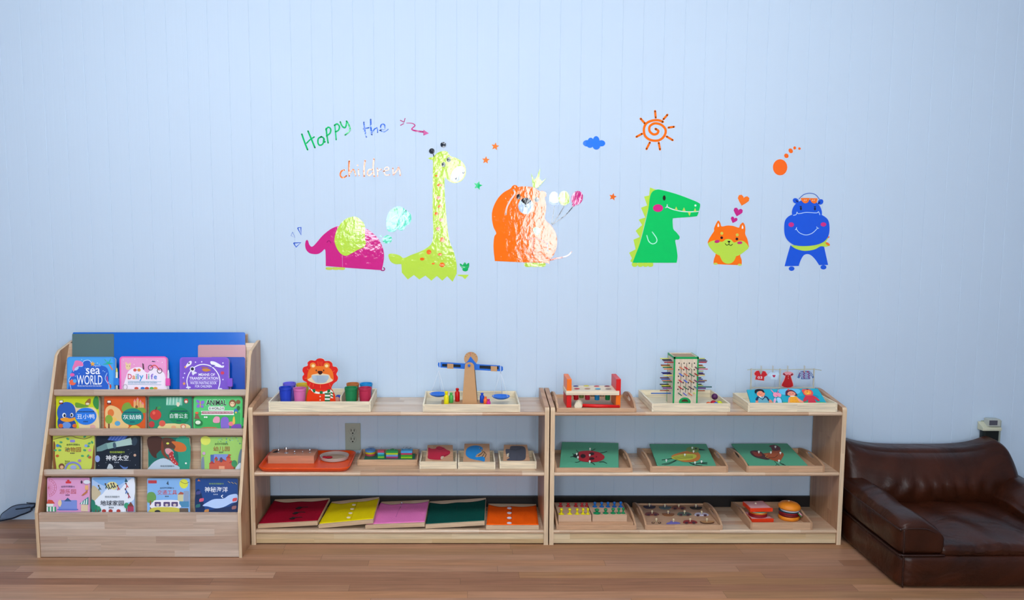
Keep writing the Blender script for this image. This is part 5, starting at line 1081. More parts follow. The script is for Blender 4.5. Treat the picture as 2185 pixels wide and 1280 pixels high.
def bear5(b):
    b.poly('#c83044', [(1580, 980), (1640, 850), (1720, 820), (1880, 840), (2040, 960), (1990, 980), (1900, 920), (1960, 1060), (1960, 1130), (1740, 1130), (1720, 940), (1660, 990)], n=3); b.poly('#e04c50', [(1545, 700), (1570, 665), (1620, 660), (1700, 660), (1780, 670), (1840, 720), (1860, 790), (1820, 830), (1700, 840), (1620, 820), (1580, 760)], n=3)
    b.poly('#f0963c', [(1610, 740), (1650, 690), (1740, 690), (1800, 730), (1800, 790), (1720, 815), (1640, 800)], n=3); b.S('#1c1414', 8, (1690, 700), (1705, 760), (1735, 765)); b.E('#1c1414', 1700, 662, 34, 9); b.E('#f4c048', 1720, 775, 34, 20)
fig('bear_figure', bear5)
# clothes rack
yr = -0.07; t = thing('clothes_rack', (XY(1670, yr, ZT), yr, ZT), 'small wooden clothes line frame standing behind the doll board', 'clothes rack')
LW = mat('#c0bcae', 0.6, vary=0.06)
def K(x, y, Y=yr): return onY(1590+x/12.853, 780+y/12.853, Y)
zr = K(0, 105).z
for x in (170, 960, 1890):
    mb = MB(); c = K(x, 105); mb.box(c.x-.0022, c.x+.0022, yr-.003, yr+.003, zi, zr+.004, LW); mb.build('post', t)
mb = MB(); mb.tube([K(60, 120), K(200, 98), K(950, 112), K(1890, 95), K(2090, 130)], 0.0013, mat('#b8b48c', 0.7), 6); mb.build('rope', t)
mb = MB(); c0, c1 = K(170, 600), K(1890, 600); mb.box(c0.x, c1.x, yr-.002, yr+.002, c0.z-.003, c0.z+.002, LW); mb.build('cross_bar', t)
cyy = yr-.005
def garment(name, label, draw, dy=0):
    b = Art(PY(cyy+dy), *K8, rough=0.6, step=0.00025); b.base = -0.0022; draw(b); tag(b.build(name), label, 'toy clothes', 'toy clothes pegged on the small line')
def g1(b):
    b.P('#e0b0a8', (235, 205), (290, 140), (370, 128), (480, 140), (560, 150), (622, 258), (560, 300), (535, 320), (525, 420), (262, 385), (290, 280), (245, 265)); b.P('#c81c28', (255, 210), (300, 150), (370, 138), (430, 260), (485, 148), (550, 160), (608, 255), (545, 295), (520, 310), (512, 410), (278, 380), (300, 275), (262, 250)); b.P('#9cb4b4', (385, 140), (430, 230), (478, 145)); b.S('#702860', 7, (375, 140), (430, 262), (485, 145), smooth=False)
    b.T('#f0eaf0', '03', 342, 290, 466, 360, 0.012)
garment('toy_shirt', 'tiny red T-shirt numbered 03, leftmost on the clothes line', g1)
def g2(b):
    b.P('#c4dcf0', (620, 260), (680, 180), (740, 165), (800, 200), (850, 165), (900, 175), (945, 240), (890, 290), (890, 385), (700, 375), (695, 300), (640, 300))
    for k in range(5): b.S('#e8f2fa', 7, (705, 240+k*32), (880, 245+k*32), smooth=False)
    b.poly('#b41c48', heart(788, 285, 40, 0), False)
garment('toy_shirt', 'tiny pale blue striped shirt with a red heart on the clothes line', g2, .003)
def g3(b):
    b.poly('#e4a8ac', [(1075, 180), (1130, 160), (1240, 165), (1300, 190), (1335, 240), (1290, 285), (1265, 310), (1300, 420), (1325, 570), (1160, 612), (985, 560), (1040, 420), (1085, 320), (1080, 280), (1018, 235)], n=2)
    b.P('#8c1430', (1060, 195), (1120, 260), (1080, 270), (1032, 235)); b.P('#8c1430', (1290, 205), (1322, 240), (1275, 278), (1230, 260)); b.poly('#b4141c', [(1110, 250), (1160, 230), (1200, 235), (1245, 255), (1250, 310), (1285, 430), (1310, 560), (1160, 600), (1000, 550), (1060, 420), (1100, 310)], n=2)
    b.P('#e898a4', (1075, 185), (1180, 175), (1290, 200), (1225, 265), (1180, 235), (1130, 262)); 
    for y in (262, 302, 350): b.E('#f4ccc8', 1180, y, 9)
garment('toy_dress', 'tiny red dress with a pink collar on the clothes line', g3)
def g4(b):
    b.P('#4c6ca0', (1430, 330), (1480, 200), (1520, 155), (1600, 140), (1740, 145), (1810, 170), (1860, 260), (1890, 320), (1850, 350), (1800, 280), (1780, 370), (1535, 372), (1530, 290), (1480, 350))
    for i in range(9):
        for j in range(6):
            x = 1470+i*44+(j % 2)*22; y = 180+j*32
            if (y < 240 or 1540 < x < 1780 or (y < 310 and (x-1660)**2 > 0)) and 1480 < x < 1850: b.P('#c8d4e8' if i % 3 else '#b44c7c', (x, y-15), (x+18, y), (x, y+15), (x-18, y)); b.h -= b.step
    b.P('#b82c40', (1580, 150), (1640, 150), (1635, 195)); b.P('#b82c40', (1740, 145), (1690, 155), (1695, 195))
garment('toy_shirt', 'tiny blue and white checked shirt, rightmost on the clothes line', g4)
for i, x in enumerate((425, 745, 1150, 1610)):
    c = K(x, 60); mb = MB(); dx = 0.0012
    mb.box(c.x-.0022-dx, c.x-.0004-dx, cyy-.0045, cyy-.0025, K(x, 170).z, K(x, -15).z, LW); mb.box(c.x+.0004, c.x+.0022, cyy-.0045, cyy-.0025, K(x, 170).z, K(x, 0).z, LW)
    tag(mb.build('clothes_peg', loc=c), ('little wooden clothes peg holding the red 03 shirt', 'little wooden clothes peg holding the heart shirt', 'little wooden clothes peg holding the red dress', 'little wooden clothes peg holding the checked shirt')[i], 'clothes peg', 'clothes pegs on the small line')

# ================================================================== MIDDLE AND BOTTOM SHELVES
ZM = 0.3142; ZB = 0.0642
def blk(px0, px1, pyb, pyt, pyk, z):
    """front face columns, bottom row, top row, row of the far top edge -> x0,x1,Yfront,Yback,h"""
    Yf = onZ((px0+px1)/2, pyb, z).y; h = onY(px0, pyt, Yf).z-z; Yb = onZ((px0+px1)/2, pyk, z+h).y
    return XY(px0, Yf, z+h/2), XY(px1, Yf, z+h/2), Yf, Yb, h
def plane3(a, b, c):
    n = (b-a).cross(c-a).normalized()
    if n.z < 0: n = -n
    return Plane(a, n)
def slab(FL, FR, BR, BL, th, m, name, parent=None):
    n = (FR-FL).cross(BL-FL).normalized(); top = [FL, FR, BR, BL]; bot = [p-n*th for p in top]
    mb = MB(); mb.add(top+bot, [(0, 1, 2, 3), (7, 6, 5, 4), (0, 4, 5, 1), (1, 5, 6, 2), (2, 6, 7, 3), (3, 7, 4, 0)], m)
    return mb.build(name, parent, bevel=0.0008, loc=None if parent is None else FL)
# --- orange plastic tray
def rrect(x0, x1, y0, y1, r, n=6):
    out = []
    for cx, cy, a0 in ((x1-r, y0+r, -90), (x1-r, y1-r, 0), (x0+r, y1-r, 90), (x0+r, y0+r, 180)):
        for k in range(n+1):
            a = math.radians(a0+90*k/n); out.append((cx+r*math.cos(a), cy+r*math.sin(a)))
    return out
OT = mat('#e84c08', 0.3, 0.5); z = ZM
x0 = XY(548, -.29, z+.016); x1 = XY(746, -.29, z+.016); y0, y1 = -.298, -.03
mb = MB(); rings = []
for ins, zz, r in ((0.022, 0.0, .03), (0.012, .001, .035), (.004, .011, .04), (0, .0175, .042), (.001, .0195, .042), (.0045, .0185, .04), (.010, .009, .036), (.020, .0035, .03)):
    rings.append([(x, y, z+zz+.0003) for x, y in rrect(x0+ins, x1-ins, y0+ins, y1-ins, r-ins*.5)])
n = len(rings[0]); vs = [v for r in rings for v in r]; fs = []
for i in range(len(rings)-1):
    for k in range(n): j = (k+1) % n; fs.append((i*n+k, i*n+j, (i+1)*n+j, (i+1)*n+k))
fs.append(tuple(reversed(range(n)))); fs.append(tuple(range((len(rings)-1)*n, len(rings)*n)))
mb.add(vs, fs, OT, False); o = mb.build('plastic_tray', loc=((x0+x1)/2, (y0+y1)/2, z)); tag(o, 'bright orange plastic tray with rounded corners on the middle shelf', 'tray')
for p in o.data.polygons: p.use_smooth = len(p.vertices) == 4
zt = z+.0040
X0, X1, Yf, Yb, h = blk(571.5, 670, 989, 972.5, 958, zt)
PINKW = plank_mat('beech_pink', 'x', 'yz', 0.5, 0.3, ['#c88c6c', '#c4886a', '#cf9474'], 0.5, grain=0.3)
t = thing('bolt_block', ((X0+X1)/2, (Yf+Yb)/2, zt), 'long wooden block with metal bolts on the orange tray', 'toy')
mb = MB(); mb.box(X0, X1, Yf, Yb, zt, zt+h, PINKW, .0012); mb.build('block', t)
CHR = mat('#d8dce0', 0.15, 0.5, metal=1.0); zk = zt+h
K9 = ((545, 930), 9.932); pk = PZ(zk)
a = Art(pk, *K9, rough=0.6); a.poly('#1a1410', [(355, 350), (470, 300), (480, 325), (450, 352)], n=2); a.build('dark_hole', t)
for x, y, s in ((492, 352, .8), (655, 365, 1.35), (830, 378, .7), (1000, 366, .5), (1155, 352, .8)):
    c = pk.at(545+x/9.932, 930+y/9.932); mb = MB(); r = .0052*s
    mb.lathe([(0, 0), (r*1.3, 0), (r*1.3, .001), (r*.45, .0015), (r*.45, .007*s), (r*.9, .0075*s), (r*1.1, .010*s), (r*1.1, .016*s), (r*.7, .0195*s), (0, .020*s)], CHR, tuple(c), 14); mb.build('metal_bolt', t)
c = onZ(545+1675/9.932, 930+425/9.932, zt+.012); R = 0.0655*.98
t = thing('glass_dish', (c.x, c.y, zt), 'shallow clear glass dish with a red cloth inside on the orange tray', 'dish')
GL = mat('#f0ece4', 0.12, 0.5, trans=0.55); mb = MB()
mb.lathe([(0, 0), (R*.86, 0), (R*.95, .003), (R, .016), (R*.97, .0165), (R*.9, .005), (R*.84, .0025), (0, .0025)], GL, (c.x, c.y, zt), 40); mb.build('bowl', t)
mb = MB(); mb.lathe([(0, .003), (R*.8, .003), (R*.8, .0045), (0, .0045)], mat('#c8b094', 0.5), (c.x, c.y, zt), 32); mb.build('wooden_disc', t)
mb = MB()
for k in range(9):
    a = random.uniform(0, 6.28); rr = random.uniform(0, .016); mb.ball((c.x-.027+rr*1.3*math.cos(a), c.y-.012+rr*.7*math.sin(a), zt+.0095), .009, mat('#b01028', 0.7), 10, (1.2, .9, .55))
mb.build('red_cloth', t)
# --- shape sorter tray
X0, X1, Yf, Yb, h = blk(762.5, 891, 993.5, 981, 958, ZM)
tray('narrow beech tray with the four stacks of coloured layered blocks', X0, X1, Yf, min(Yb, -.03), ZM, h, my=BEE_Y, mx=BEE_X, th=.006)
zp = ZM+.0048; pz0 = zp+.009
xa, xb = XY(774.5, Yf+.012, pz0), XY(883, Yf+.012, pz0)
mb = MB(); mb.box(xa, xb, Yf+.010, Yb-.03, zp, pz0, mat('#0f6e54', 0.5), .001); o = mb.build('sorter_base', loc=(xa, Yf, zp)); tag(o, 'dark green base board under the coloured layered blocks', 'toy')
LH = .0082
def stack(label, px, pyb, wpx, kind, cols, pat):
    p = onZ(px, pyb, pz0); w = wpx*3.72/1830; zz = pz0+.0002; cy = p.y+w*.42
    t = thing('block_stack', (p.x, cy, zz), label, 'toy blocks', 'stacks of foam-like coloured block layers')
    for i, c in enumerate(cols):
        mb = MB()
        if kind == 'round': mb.lathe([(0, 0), (w/2, 0), (w/2, LH*.96), (0, LH*.96)], mat(c, .5), (p.x, cy, zz+i*LH), 32, smooth=False)
        elif kind == 'cross': 
            mb.prism([(p.x+q[0]*w/2, cy+q[1]*w*.45) for q in ((-1, -.9), (1, -.9), (1, .5), (.45, 1), (0, .35), (-.45, 1), (-1, .5))], lambda u, v, hh: Vector((u, v, hh)), zz+i*LH, zz+i*LH+LH*.96, mat(c, .5))
        elif kind == 'roof': mb.prism([(p.x+q[0]*w/2, cy+q[1]*w*.42) for q in ((-1, -1), (1, -1), (1, -.1), (0, 1), (-1, -.1))], lambda u, v, hh: Vector((u, v, hh)), zz+i*LH, zz+i*LH+LH*.96, mat(c, .5))
        else: mb.box(p.x-w/2, p.x+w/2, cy-w*.42, cy+w*.42, zz+i*LH, zz+i*LH+LH*.96, mat(c, .5), .0008)
        o = mb.build('layer', t)
    a = Art(PZ(zz+len(cols)*LH-LH*.04), (760, 930), 15.607, rough=.6)
    for q in pat: a.S(q[0], q[1], *q[2:], smooth=False)
    a.build('printed_pattern', o)
stack('round stack of blue, yellow and red layers, leftmost on the green base', 789.5, 973, 22.5, 'round', ('#c84860', '#dcc420', '#5898e0'), [('#2c4c8c', 6, (400, 370), (600, 362)), ('#2c4c8c', 6, (430, 400), (600, 395)), ('#2c4c8c', 14, (480, 425), (500, 430))])
stack('small heart-topped stack with red over blue and green layers', 812.8, 977.5, 14, 'cross', ('#84c43c', '#149484', '#50bce0', '#d84c64'), [('#e8e8e0', 8, (800, 380), (830, 440)), ('#1c3c3c', 6, (850, 370), (820, 440))])
stack('roof-shaped stack with green over yellow, blue and magenta layers', 836.5, 978, 25.5, 'roof', ('#b03c68', '#7098d8', '#c4d824', '#249c50'), [('#e8f4e4', 10, (1110, 455), (1120, 450)), ('#e8f4e4', 10, (1275, 455), (1285, 450)), ('#e8f4e4', 9, (1205, 410), (1212, 405))])
stack('square stack with blue over red and green layers, rightmost on the green base', 867.5, 978.3, 24.5, 'box', ('#94c81c', '#3c9c30', '#cc345c', '#50b0ec'), [('#1c4c8c', 9, (1560, 380), (1600, 375)), ('#1c4c8c', 9, (1640, 400), (1700, 380)), ('#1c4c8c', 9, (1780, 400), (1840, 380)), ('#d0e8f4', 8, (1570, 440), (1620, 430)), ('#1c4c8c', 9, (1720, 440), (1800, 430)), ('#1c4c8c', 9, (1520, 450), (1560, 460))])
# --- three animal puzzle boxes
Z6 = ((860, 900), 4.573)
def pbox(i, px0, px1, pyt, pyb, q, label, draw, lab2):
    X0, X1, Yf, Yb, h = blk(px0, px1, pyb, pyt, 961, ZM)
    tray(label, X0, X1, Yf, Yb, ZM, h, th=.0065, group='small pine boxes with animal puzzles')
    ya, yb = Yf+.0085, Yb-.0075
    pts = [onY(860+x/4.573, 900+y/4.573, Y) for (x, y), Y in zip(q, (ya, ya, yb, yb))]
    pts[0].z = pts[1].z = min(pts[0].z, pts[1].z)
    o = slab(*pts, 0.006, BEE_X, 'animal_puzzle'); tag(o, lab2, 'puzzle', 'animal puzzle boards tilted in the pine boxes')
    pl = plane3(pts[0], pts[1], (pts[2]+pts[3])/2); a = Art(pl, *Z6, rough=.45, h0=0.0006); a.base = 0; draw(a); a.build('animal_piece', o)
def p1(a):
    r = '#b8203c'; a.poly(r, [(245, 265), (250, 252), (275, 262), (315, 262), (330, 245), (360, 240), (400, 255), (425, 272), (455, 285), (460, 305), (440, 325), (410, 340), (385, 355), (370, 370), (310, 370), (245, 358), (243, 320)], n=4)
    a.S('#7c1428', 4, (330, 262), (365, 272), (400, 255)); a.poly('#c8b8a0', [(370, 340), (400, 338), (385, 362), (368, 365)], n=3); a.S('#7c1428', 4, (375, 330), (405, 330), (440, 318))
def p2(a):
    a.poly('#2084cc', [(612, 300), (625, 260), (670, 236), (730, 233), (775, 255), (765, 290), (720, 320), (710, 345), (760, 340), (790, 350), (800, 370), (790, 388), (760, 380), (700, 370), (650, 355), (618, 330)], n=4)
    for k in range(6): a.S('#241c18' if k % 2 else '#c8a478', 5, (745+k*8, 255+k*7), (770+k*8, 290+k*6), (720+k*14, 325+k*8))
    a.poly('#2084cc', [(750, 345), (790, 345), (800, 375), (785, 388), (755, 372)], n=3)
def p3(a):
    g = '#4c4f5c'; a.poly(g, [(1003, 300), (1003, 268), (1040, 265), (1050, 240), (1100, 235), (1170, 240), (1195, 265), (1198, 320), (1190, 365), (1150, 378), (1080, 378), (1010, 374), (1040, 350), (1010, 330)], n=4)
    a.S('#34363f', 4, (1045, 268), (1100, 275), (1150, 262)); a.P('#d0c4ac', (1010, 315), (1035, 305), (1030, 340), (1015, 345)); a.S('#34363f', 3, (1110, 376), (1112, 330), smooth=False)
pbox(0, 895, 975, 985, 1000.6, ((215, 385), (490, 385), (485, 225), (240, 225)), 'small pine box with the red animal puzzle', p1, 'small board with a red elephant-like puzzle animal')
pbox(1, 977, 1057, 985.8, 1001.5, ((585, 392), (850, 390), (843, 212), (600, 212)), 'small pine box with the blue animal puzzle', p2, 'small board with a blue striped puzzle bird')
pbox(2, 1066, 1145, 984.3, 1000, ((975, 385), (1240, 385), (1210, 222), (985, 222)), 'small pine box with the dark grey animal puzzle', p3, 'small board with a dark grey puzzle elephant')
# --- dressing frames
BAR = plank_mat('frame_bar', 'x', 'yz', 0.9, 0.3, ['#cfb394', '#c6a684', '#d2b89a'], 0.5, grain=0.3)
def bil(c, u, v): return c[0]*(1-u)*(1-v)+c[1]*u*(1-v)+c[2]*u*v+c[3]*(1-u)*v
def dress(label, FL, FR, BR, BL, col, deco, Yo=0.0):
    zt = ZB+.016; Yf = max(onZ(FL[0], FL[1], zt).y, YF+.006)+Yo; Yb = min(Yf+.27, -.022)
    c = [onY(FL[0], FL[1], Yf), onY(FR[0], FR[1], Yf), onY(BR[0], BR[1], Yb), onY(BL[0], BL[1], Yb)]
    for q in c: q.z = max(q.z, ZB+.0157)
    t = thing('dressing_frame', bil(c, .5, .5)-Vector((0, 0, .015)), label, 'dressing frame', 'cloth dressing frames on the bottom shelf')
    nrm = (c[1]-c[0]).cross(c[3]-c[0]).normalized()
    def P(u, v, h): return bil(c, u, v)+nrm*h
    for (u0, u1, v0, v1), nm in (((0, 1, 0, .075), 'front_bar'), ((0, 1, .87, 1), 'back_bar'), ((0, .05, .075, .87), 'side_bar'), ((.95, 1, .075, .87), 'side_bar')):
        mb = MB(); mb.add([P(u0, v0, -.015), P(u1, v0, -.015), P(u1, v1, -.015), P(u0, v1, -.015), P(u0, v0, 0), P(u1, v0, 0), P(u1, v1, 0), P(u0, v1, 0)], [(3, 2, 1, 0), (4, 5, 6, 7), (0, 1, 5, 4), (1, 2, 6, 5), (2, 3, 7, 6), (3, 0, 4, 7)], BAR); mb.build(nm, t, bevel=.001)
    mb = MB(); n = 22; m_ = mat(col, .85, .05, bump=.25, bscale=160); vs = []; fs = []
    for h in (0.0022, -0.004):
        for i in range(n+1):
            for j in range(n+1):
                u, v = i/n, j/n; vv = .055+v*(.775+.10*(2*abs(u-.5))**2.5 - .02*math.sin(u*9))
                wob = .0018*math.sin(u*17+v*3)*math.sin(v*9+1)*(1 if h > 0 else 0)-(.003*math.sin(PI*v)*math.sin(PI*u) if h > 0 else 0)
                vs.append(P(.004+u*.992, vv, h+wob*.6))
    N1 = (n+1)**2
    for i in range(n):
        for j in range(n):
            a = i*(n+1)+j; fs.append((a, a+n+1, a+n+2, a+1)); fs.append((N1+a+1, N1+a+n+2, N1+a+n+1, N1+a))
    for k in range(n):
        for e in ((k, k+1), (n*(n+1)+k+1, n*(n+1)+k), ((k+1)*(n+1), k*(n+1)), (k*(n+1)+n, (k+1)*(n+1)+n)): fs.append((e[0], e[1], N1+e[1], N1+e[0]))
    mb.add(vs, fs, m_, True); mb.build('cloth', t)
    deco(t, P)
def d_bow(t, P):
    for v in (.16, .36, .56):
        mb = MB(); k = mat('#1c0c10', .8)
        mb.tube([P(.58, v, .003), P(.545, v-.03, .0055), P(.50, v-.01, .004), P(.545, v+.02, .0065), P(.60, v+.03, .0035)], .0022, k, 6); mb.tube([P(.545, v, .005), P(.62, v+.05, .003), P(.70, v+.04, .0028)], .0014, k, 6); mb.build('ribbon_tie', t)
def d_snap(t, P):
    for v in (.18, .36, .54, .72): mb = MB(); c = P(.52, v, .0018); mb.lathe([(0, 0), (.0085, 0), (.0085, .002), (.004, .0035), (0, .0035)], mat('#e8d8c0', .35), tuple(c), 18); mb.build('snap_button', t)
    mb = MB(); mb.tube([P(.575, .08, .0022), P(.57, .5, .001), P(.565, .86, .002)], .0009, mat('#b89410', .8), 5); mb.build('seam', t)
def d_pin(t, P):
    mb = MB(); mb.tube([P(.46, .30, .001), P(.45, .55, 0), P(.46, .86, .001)], .0009, mat('#b05c98', .8), 5); mb.build('seam', t)
    mb = MB(); mb.ball(P(.46, .84, .006), .0045, CHR, 10); mb.tube([P(.46, .84, .006), P(.47, .66, .003)], .0009, CHR, 5); mb.build('metal_pin', t)
def d_none(t, P):
    mb = MB(); mb.tube([P(.5, .08, .001), P(.5, .5, -.0005), P(.5, .86, .001)], .0008, mat('#0c3c38', .8), 5); mb.build('seam', t)
def d_btn(t, P):
    for v in (.10, .32, .54, .76): mb = MB(); c = P(.44, v, .0018); mb.lathe([(0, 0), (.0098, 0), (.0102, .0015), (.0095, .003), (.006, .002), (0, .002)], mat('#dcd8e8', .35), tuple(c), 20); mb.build('white_button', t)
    mb = MB(); mb.tube([P(.49, .08, .0022), P(.485, .5, .001), P(.485, .86, .002)], .001, mat('#c04408', .8), 5); mb.build('seam', t)
dress('dressing frame with orange cloth and four white buttons, rightmost', (1037, 1127.2), (1150, 1125.5), (1144, 1075), (1042, 1074), '#f05c0c', d_btn)
dress('dressing frame with plain dark green cloth', (907.5, 1121), (1034, 1113.5), (1037, 1062), (917, 1069.5), '#0c4840', d_none, .0)
dress('dressing frame with pink cloth and a metal pin', (779, 1121.5), (906, 1116.5), (916, 1066), (814, 1070), '#e078b8', d_pin, .0)
dress('dressing frame with yellow cloth and four snap buttons', (679, 1120.5), (796, 1109.5), (809.5, 1060), (708, 1070), '#dcc808', d_snap, .0)
dress('dressing frame with dark red cloth and black ribbon ties, leftmost', (549.5, 1120.5), (677, 1113.5), (704, 1062), (587, 1065), '#8c0c24', d_bow)
# --- green board puzzles in handled trays
Z7 = ((1150, 900), 4.571); Z8 = ((1480, 900), 4.571)
HB = dict(kind='arch', th=.008, sideh=.046, group='handled wooden trays on the right unit')
def gpuz(labt, labp, px0, px1, pyt, pyb, q, draw, Z):
    Yf = YF+.006; h = onY(px0, pyt, Yf).z-ZM
    X0, X1 = XY(px0, Yf, ZM+h), XY(px1, Yf, ZM+h)
    tray(labt, X0, X1, Yf, -.02, ZM, h, **HB)
    pts = [onY(x, y, Y) for (x, y), Y in zip(q, (Yf+.011, Yf+.011, -.032, -.032))]
    o = slab(*pts, .006, mat('#56a684', .55, .3), 'puzzle_board'); tag(o, labp, 'puzzle', 'green knobbed puzzle boards')
    pl = plane3(pts[0], pts[1], (pts[2]+pts[3])/2)
    a = Art(pl, *Z, rough=.45, h0=.0006); a.base = 0
    kn = draw(a); a.build('picture', o)
    for x, y in kn:
        c = pl.at(Z[0][0]+x/Z[1], Z[0][1]+y/Z[1]); mb = MB(); mb.lathe([(0, 0), (.0022, 0), (.0022, .004), (.004, .006), (.0042, .009), (.003, .011), (0, .0115)], mat('#dce4dc', .35), tuple(c), 12); mb.build('knob', o)
def lady(a):
    k = '#141c18'
    for q in (((390, 300), (370, 285), (365, 275)), ((400, 385), (375, 395), (355, 395)), ((510, 285), (530, 275), (548, 265)), ((505, 395), (525, 405), (545, 420)), ((590, 305), (630, 300), (662, 290)), ((590, 395), (630, 392), (662, 408)), ((345, 335), (325, 342), (308, 345)), ((345, 325), (332, 315), (330, 310))): a.S(k, 5, *q)
    a.poly(k, [(335, 330), (355, 315), (385, 310), (385, 360), (360, 350), (338, 345)], n=3); a.poly('#a41c28', [(385, 300), (420, 288), (500, 285), (580, 298), (625, 325), (640, 345), (625, 370), (570, 392), (490, 395), (410, 385), (385, 365), (390, 330)], n=4)
    for e in ((430, 337, 26, 20), (515, 315, 24, 14), (515, 362, 26, 13)): a.E('#2c0c10', *e)
    a.E('#3c1014', 560, 345, 6); a.E('#e8ece8', 380, 350, 10, 12); return ((498, 278), (495, 340), (495, 402), (368, 328))
def bird(a):
    k = '#14201c'
    a.S(k, 6, (1200, 372), (1245, 366), (1300, 358)); a.S(k, 5, (1335, 375), (1270, 400), (1200, 415)); a.S(k, 5, (1340, 378), (1280, 408), (1225, 422)); 
    for q in (((1470, 400), (1500, 412), (1560, 405)), ((1500, 415), (1540, 425), (1590, 430)), ((1560, 405), (1610, 400), (1640, 398)), ((1580, 410), (1640, 412))): a.S(k, 6, *q)
    a.poly('#c07430', [(1290, 340), (1380, 300), (1460, 285), (1530, 285), (1570, 320), (1570, 360), (1530, 388), (1460, 395), (1380, 385)], n=4); a.poly('#78984c', [(1440, 285), (1440, 260), (1480, 246), (1530, 248), (1560, 262), (1545, 300), (1500, 300)], n=4)
    a.poly('#b8b840', [(1290, 352), (1360, 325), (1440, 315), (1520, 320), (1535, 345), (1490, 370), (1400, 380), (1330, 370)], n=4); 
    for k2 in range(4): a.S('#6c8830', 3, (1310+k2*10, 350+k2*6), (1400, 335+k2*9), (1500, 335+k2*7))
    a.E(k, 1530, 265, 12, 7); a.S(k, (12, 4), (1565, 272), (1580+35, 278), smooth=False); return ((1495, 268), (1507, 303), (1423, 335), (1242, 390), (1522, 412), (1585, 402))
def hen(a):
    k = '#1c1c1c'; a.S(k, 5, (790, 385), (815, 410), (835, 425)); a.S(k, 5, (835, 390), (855, 410), (895, 425)); a.S(k, 5, (815, 410), (800, 428), smooth=False); a.S(k, 5, (850, 408), (880, 415), smooth=False)
    a.poly('#a85028', [(640, 320), (720, 305), (760, 300), (770, 265), (800, 240), (840, 255), (850, 290), (878, 315), (870, 345), (840, 385), (800, 385), (740, 365), (690, 355)], n=4)
    a.poly('#4c2428', [(552, 290), (600, 280), (650, 290), (690, 320), (740, 360), (720, 372), (660, 362), (600, 345), (565, 320)], n=4); a.poly('#8c3020', [(570, 295), (610, 295), (650, 305), (670, 330), (640, 340), (600, 330)], n=3)
    a.poly('#6c2430', [(735, 240), (760, 228), (800, 228), (840, 250), (845, 275), (800, 285), (765, 275), (755, 250)], n=3); a.S('#3c2010', 4, (735, 350), (790, 350), (820, 325)); a.S('#d8a048', 4, (720, 320), (700, 340), (730, 355))
    return ((636, 308), (753, 312), (846, 318), (797, 258), (832, 395))
gpuz('handled wooden tray under the ladybird puzzle', 'green puzzle board with a red ladybird', 1184, 1350, 998.5, 1011, ((1194, 996), (1320, 997), (1319.5, 945), (1199, 943)), lady, Z7)
gpuz('handled wooden tray under the small bird puzzle', 'green puzzle board with an orange and yellow bird', 1387.5, 1554, 995, 1009, ((1403, 994.5), (1529, 995), (1507, 947), (1386, 947)), bird, Z7)
gpuz('handled wooden tray under the hen puzzle', 'green puzzle board with a brown hen, rightmost', 1593, 1760, 994.5, 1008, ((1599, 993.5), (1725, 994), (1680, 946), (1560.5, 946.5)), hen, Z8)
# --- bottom right shelf
Yf = YF+.006
h = onY(1187, 1121, Yf).z-ZB; X0, X1 = XY(1187, Yf, ZB+h), XY(1358, Yf, ZB+h); HC = dict(kind='arch', th=.008, sideh=.05, group='handled wooden trays on the right unit')
tray('handled wooden tray under the two knob boxes', X0, X1, Yf, -.02, ZB, h, **HC)
hb = onY(1200, 1114.3, Yf+.0135).z-(ZB+.0048); mb = MB(); mb.box(X0+.010, X1-.010, Yf+.0095, -.03, ZB+.0048, ZB+.0048+hb, BEE_X, .001)
tag(mb.build('wooden_board', loc=(X0, Yf, ZB)), 'thick wooden board lying in the tray below the two knob boxes', 'board')
zb2 = ZB+.0050+hb
def kbox(lab, px0, px1, pyt, pyb, pyk):
    Y = Yf+.016; Y = onZ(px0, pyb, zb2).y; Y = max(Y, Yf+.012); hh = onY(px0, pyt, Y).z-zb2; Yb = min(onZ(px0, pyk, zb2+hh).y, -.04); x0, x1 = XY(px0, Y, zb2+hh), XY(px1, Y, zb2+hh)
    mb = MB(); mb.box(x0, x1, Y, Yb, zb2, zb2+hh, plank_mat('box_beech', 'x', 'yz', 1, .5, ['#cfb096', '#c8a68a'], .5, grain=.2), .001); tag(mb.build('cylinder_box', loc=(x0, Y, zb2)), lab, 'box', 'wooden boxes of knobbed cylinders'); return zb2+hh
ztb = kbox('wooden box with yellow and red knobbed cylinders, left of the pair', 1191.5, 1262, 1099, 1113.2, 1073)
kbox('wooden box with green and blue knobbed cylinders, right of the pair', 1264, 1338, 1098.5, 1112.8, 1073)
ORD = ('first', 'second', 'third', 'fourth', 'fifth')
def knobs(xs, pyb, rs, hs, c, cn, where, r2=1.0):
    for i, (x, r, hh) in enumerate(zip(xs, rs, hs)):
        p = onZ(1150+x/4.571, pyb, ztb+.0003); mb = MB()
        mb.lathe([(0, 0), (r*1.25, 0), (r*1.25, .0015), (r*.8, .003), (r*.45, .006), (r*.42, hh*.5), (r*.7, hh*.6), (r*.82, hh*.78), (r*.6, hh*.94), (0, hh)], mat(c, .35), tuple(p), 16)
        tag(mb.build('knobbed_cylinder', loc=p), '%s knobbed cylinder, %s from the left in the %s' % (cn, ORD[i], where), 'knobbed cylinder', 'coloured knobbed cylinders')
knobs((210, 285, 360, 420, 465), 1080, (.0085, .0085, .008, .0075, .007), (.016,)*5, '#a81c20', 'red', 'back row of the left box')
knobs((218, 300, 373, 430, 477), 1096.5, (.010, .009, .0082, .0078, .0074), (.026, .026, .026, .027, .027), '#d8c80c', 'yellow', 'front row of the left box')
knobs((545, 612, 673, 735, 797), 1081, (.0085,)*5, (.022, .022, .022, .023, .024), '#1464b4', 'blue', 'back row of the right box')
knobs((565, 650, 723, 778, 822), 1095, (.0125, .0098, .0092, .0078, .0074), (.020, .022, .024, .025, .026), '#14804c', 'green', 'front row of the right box')
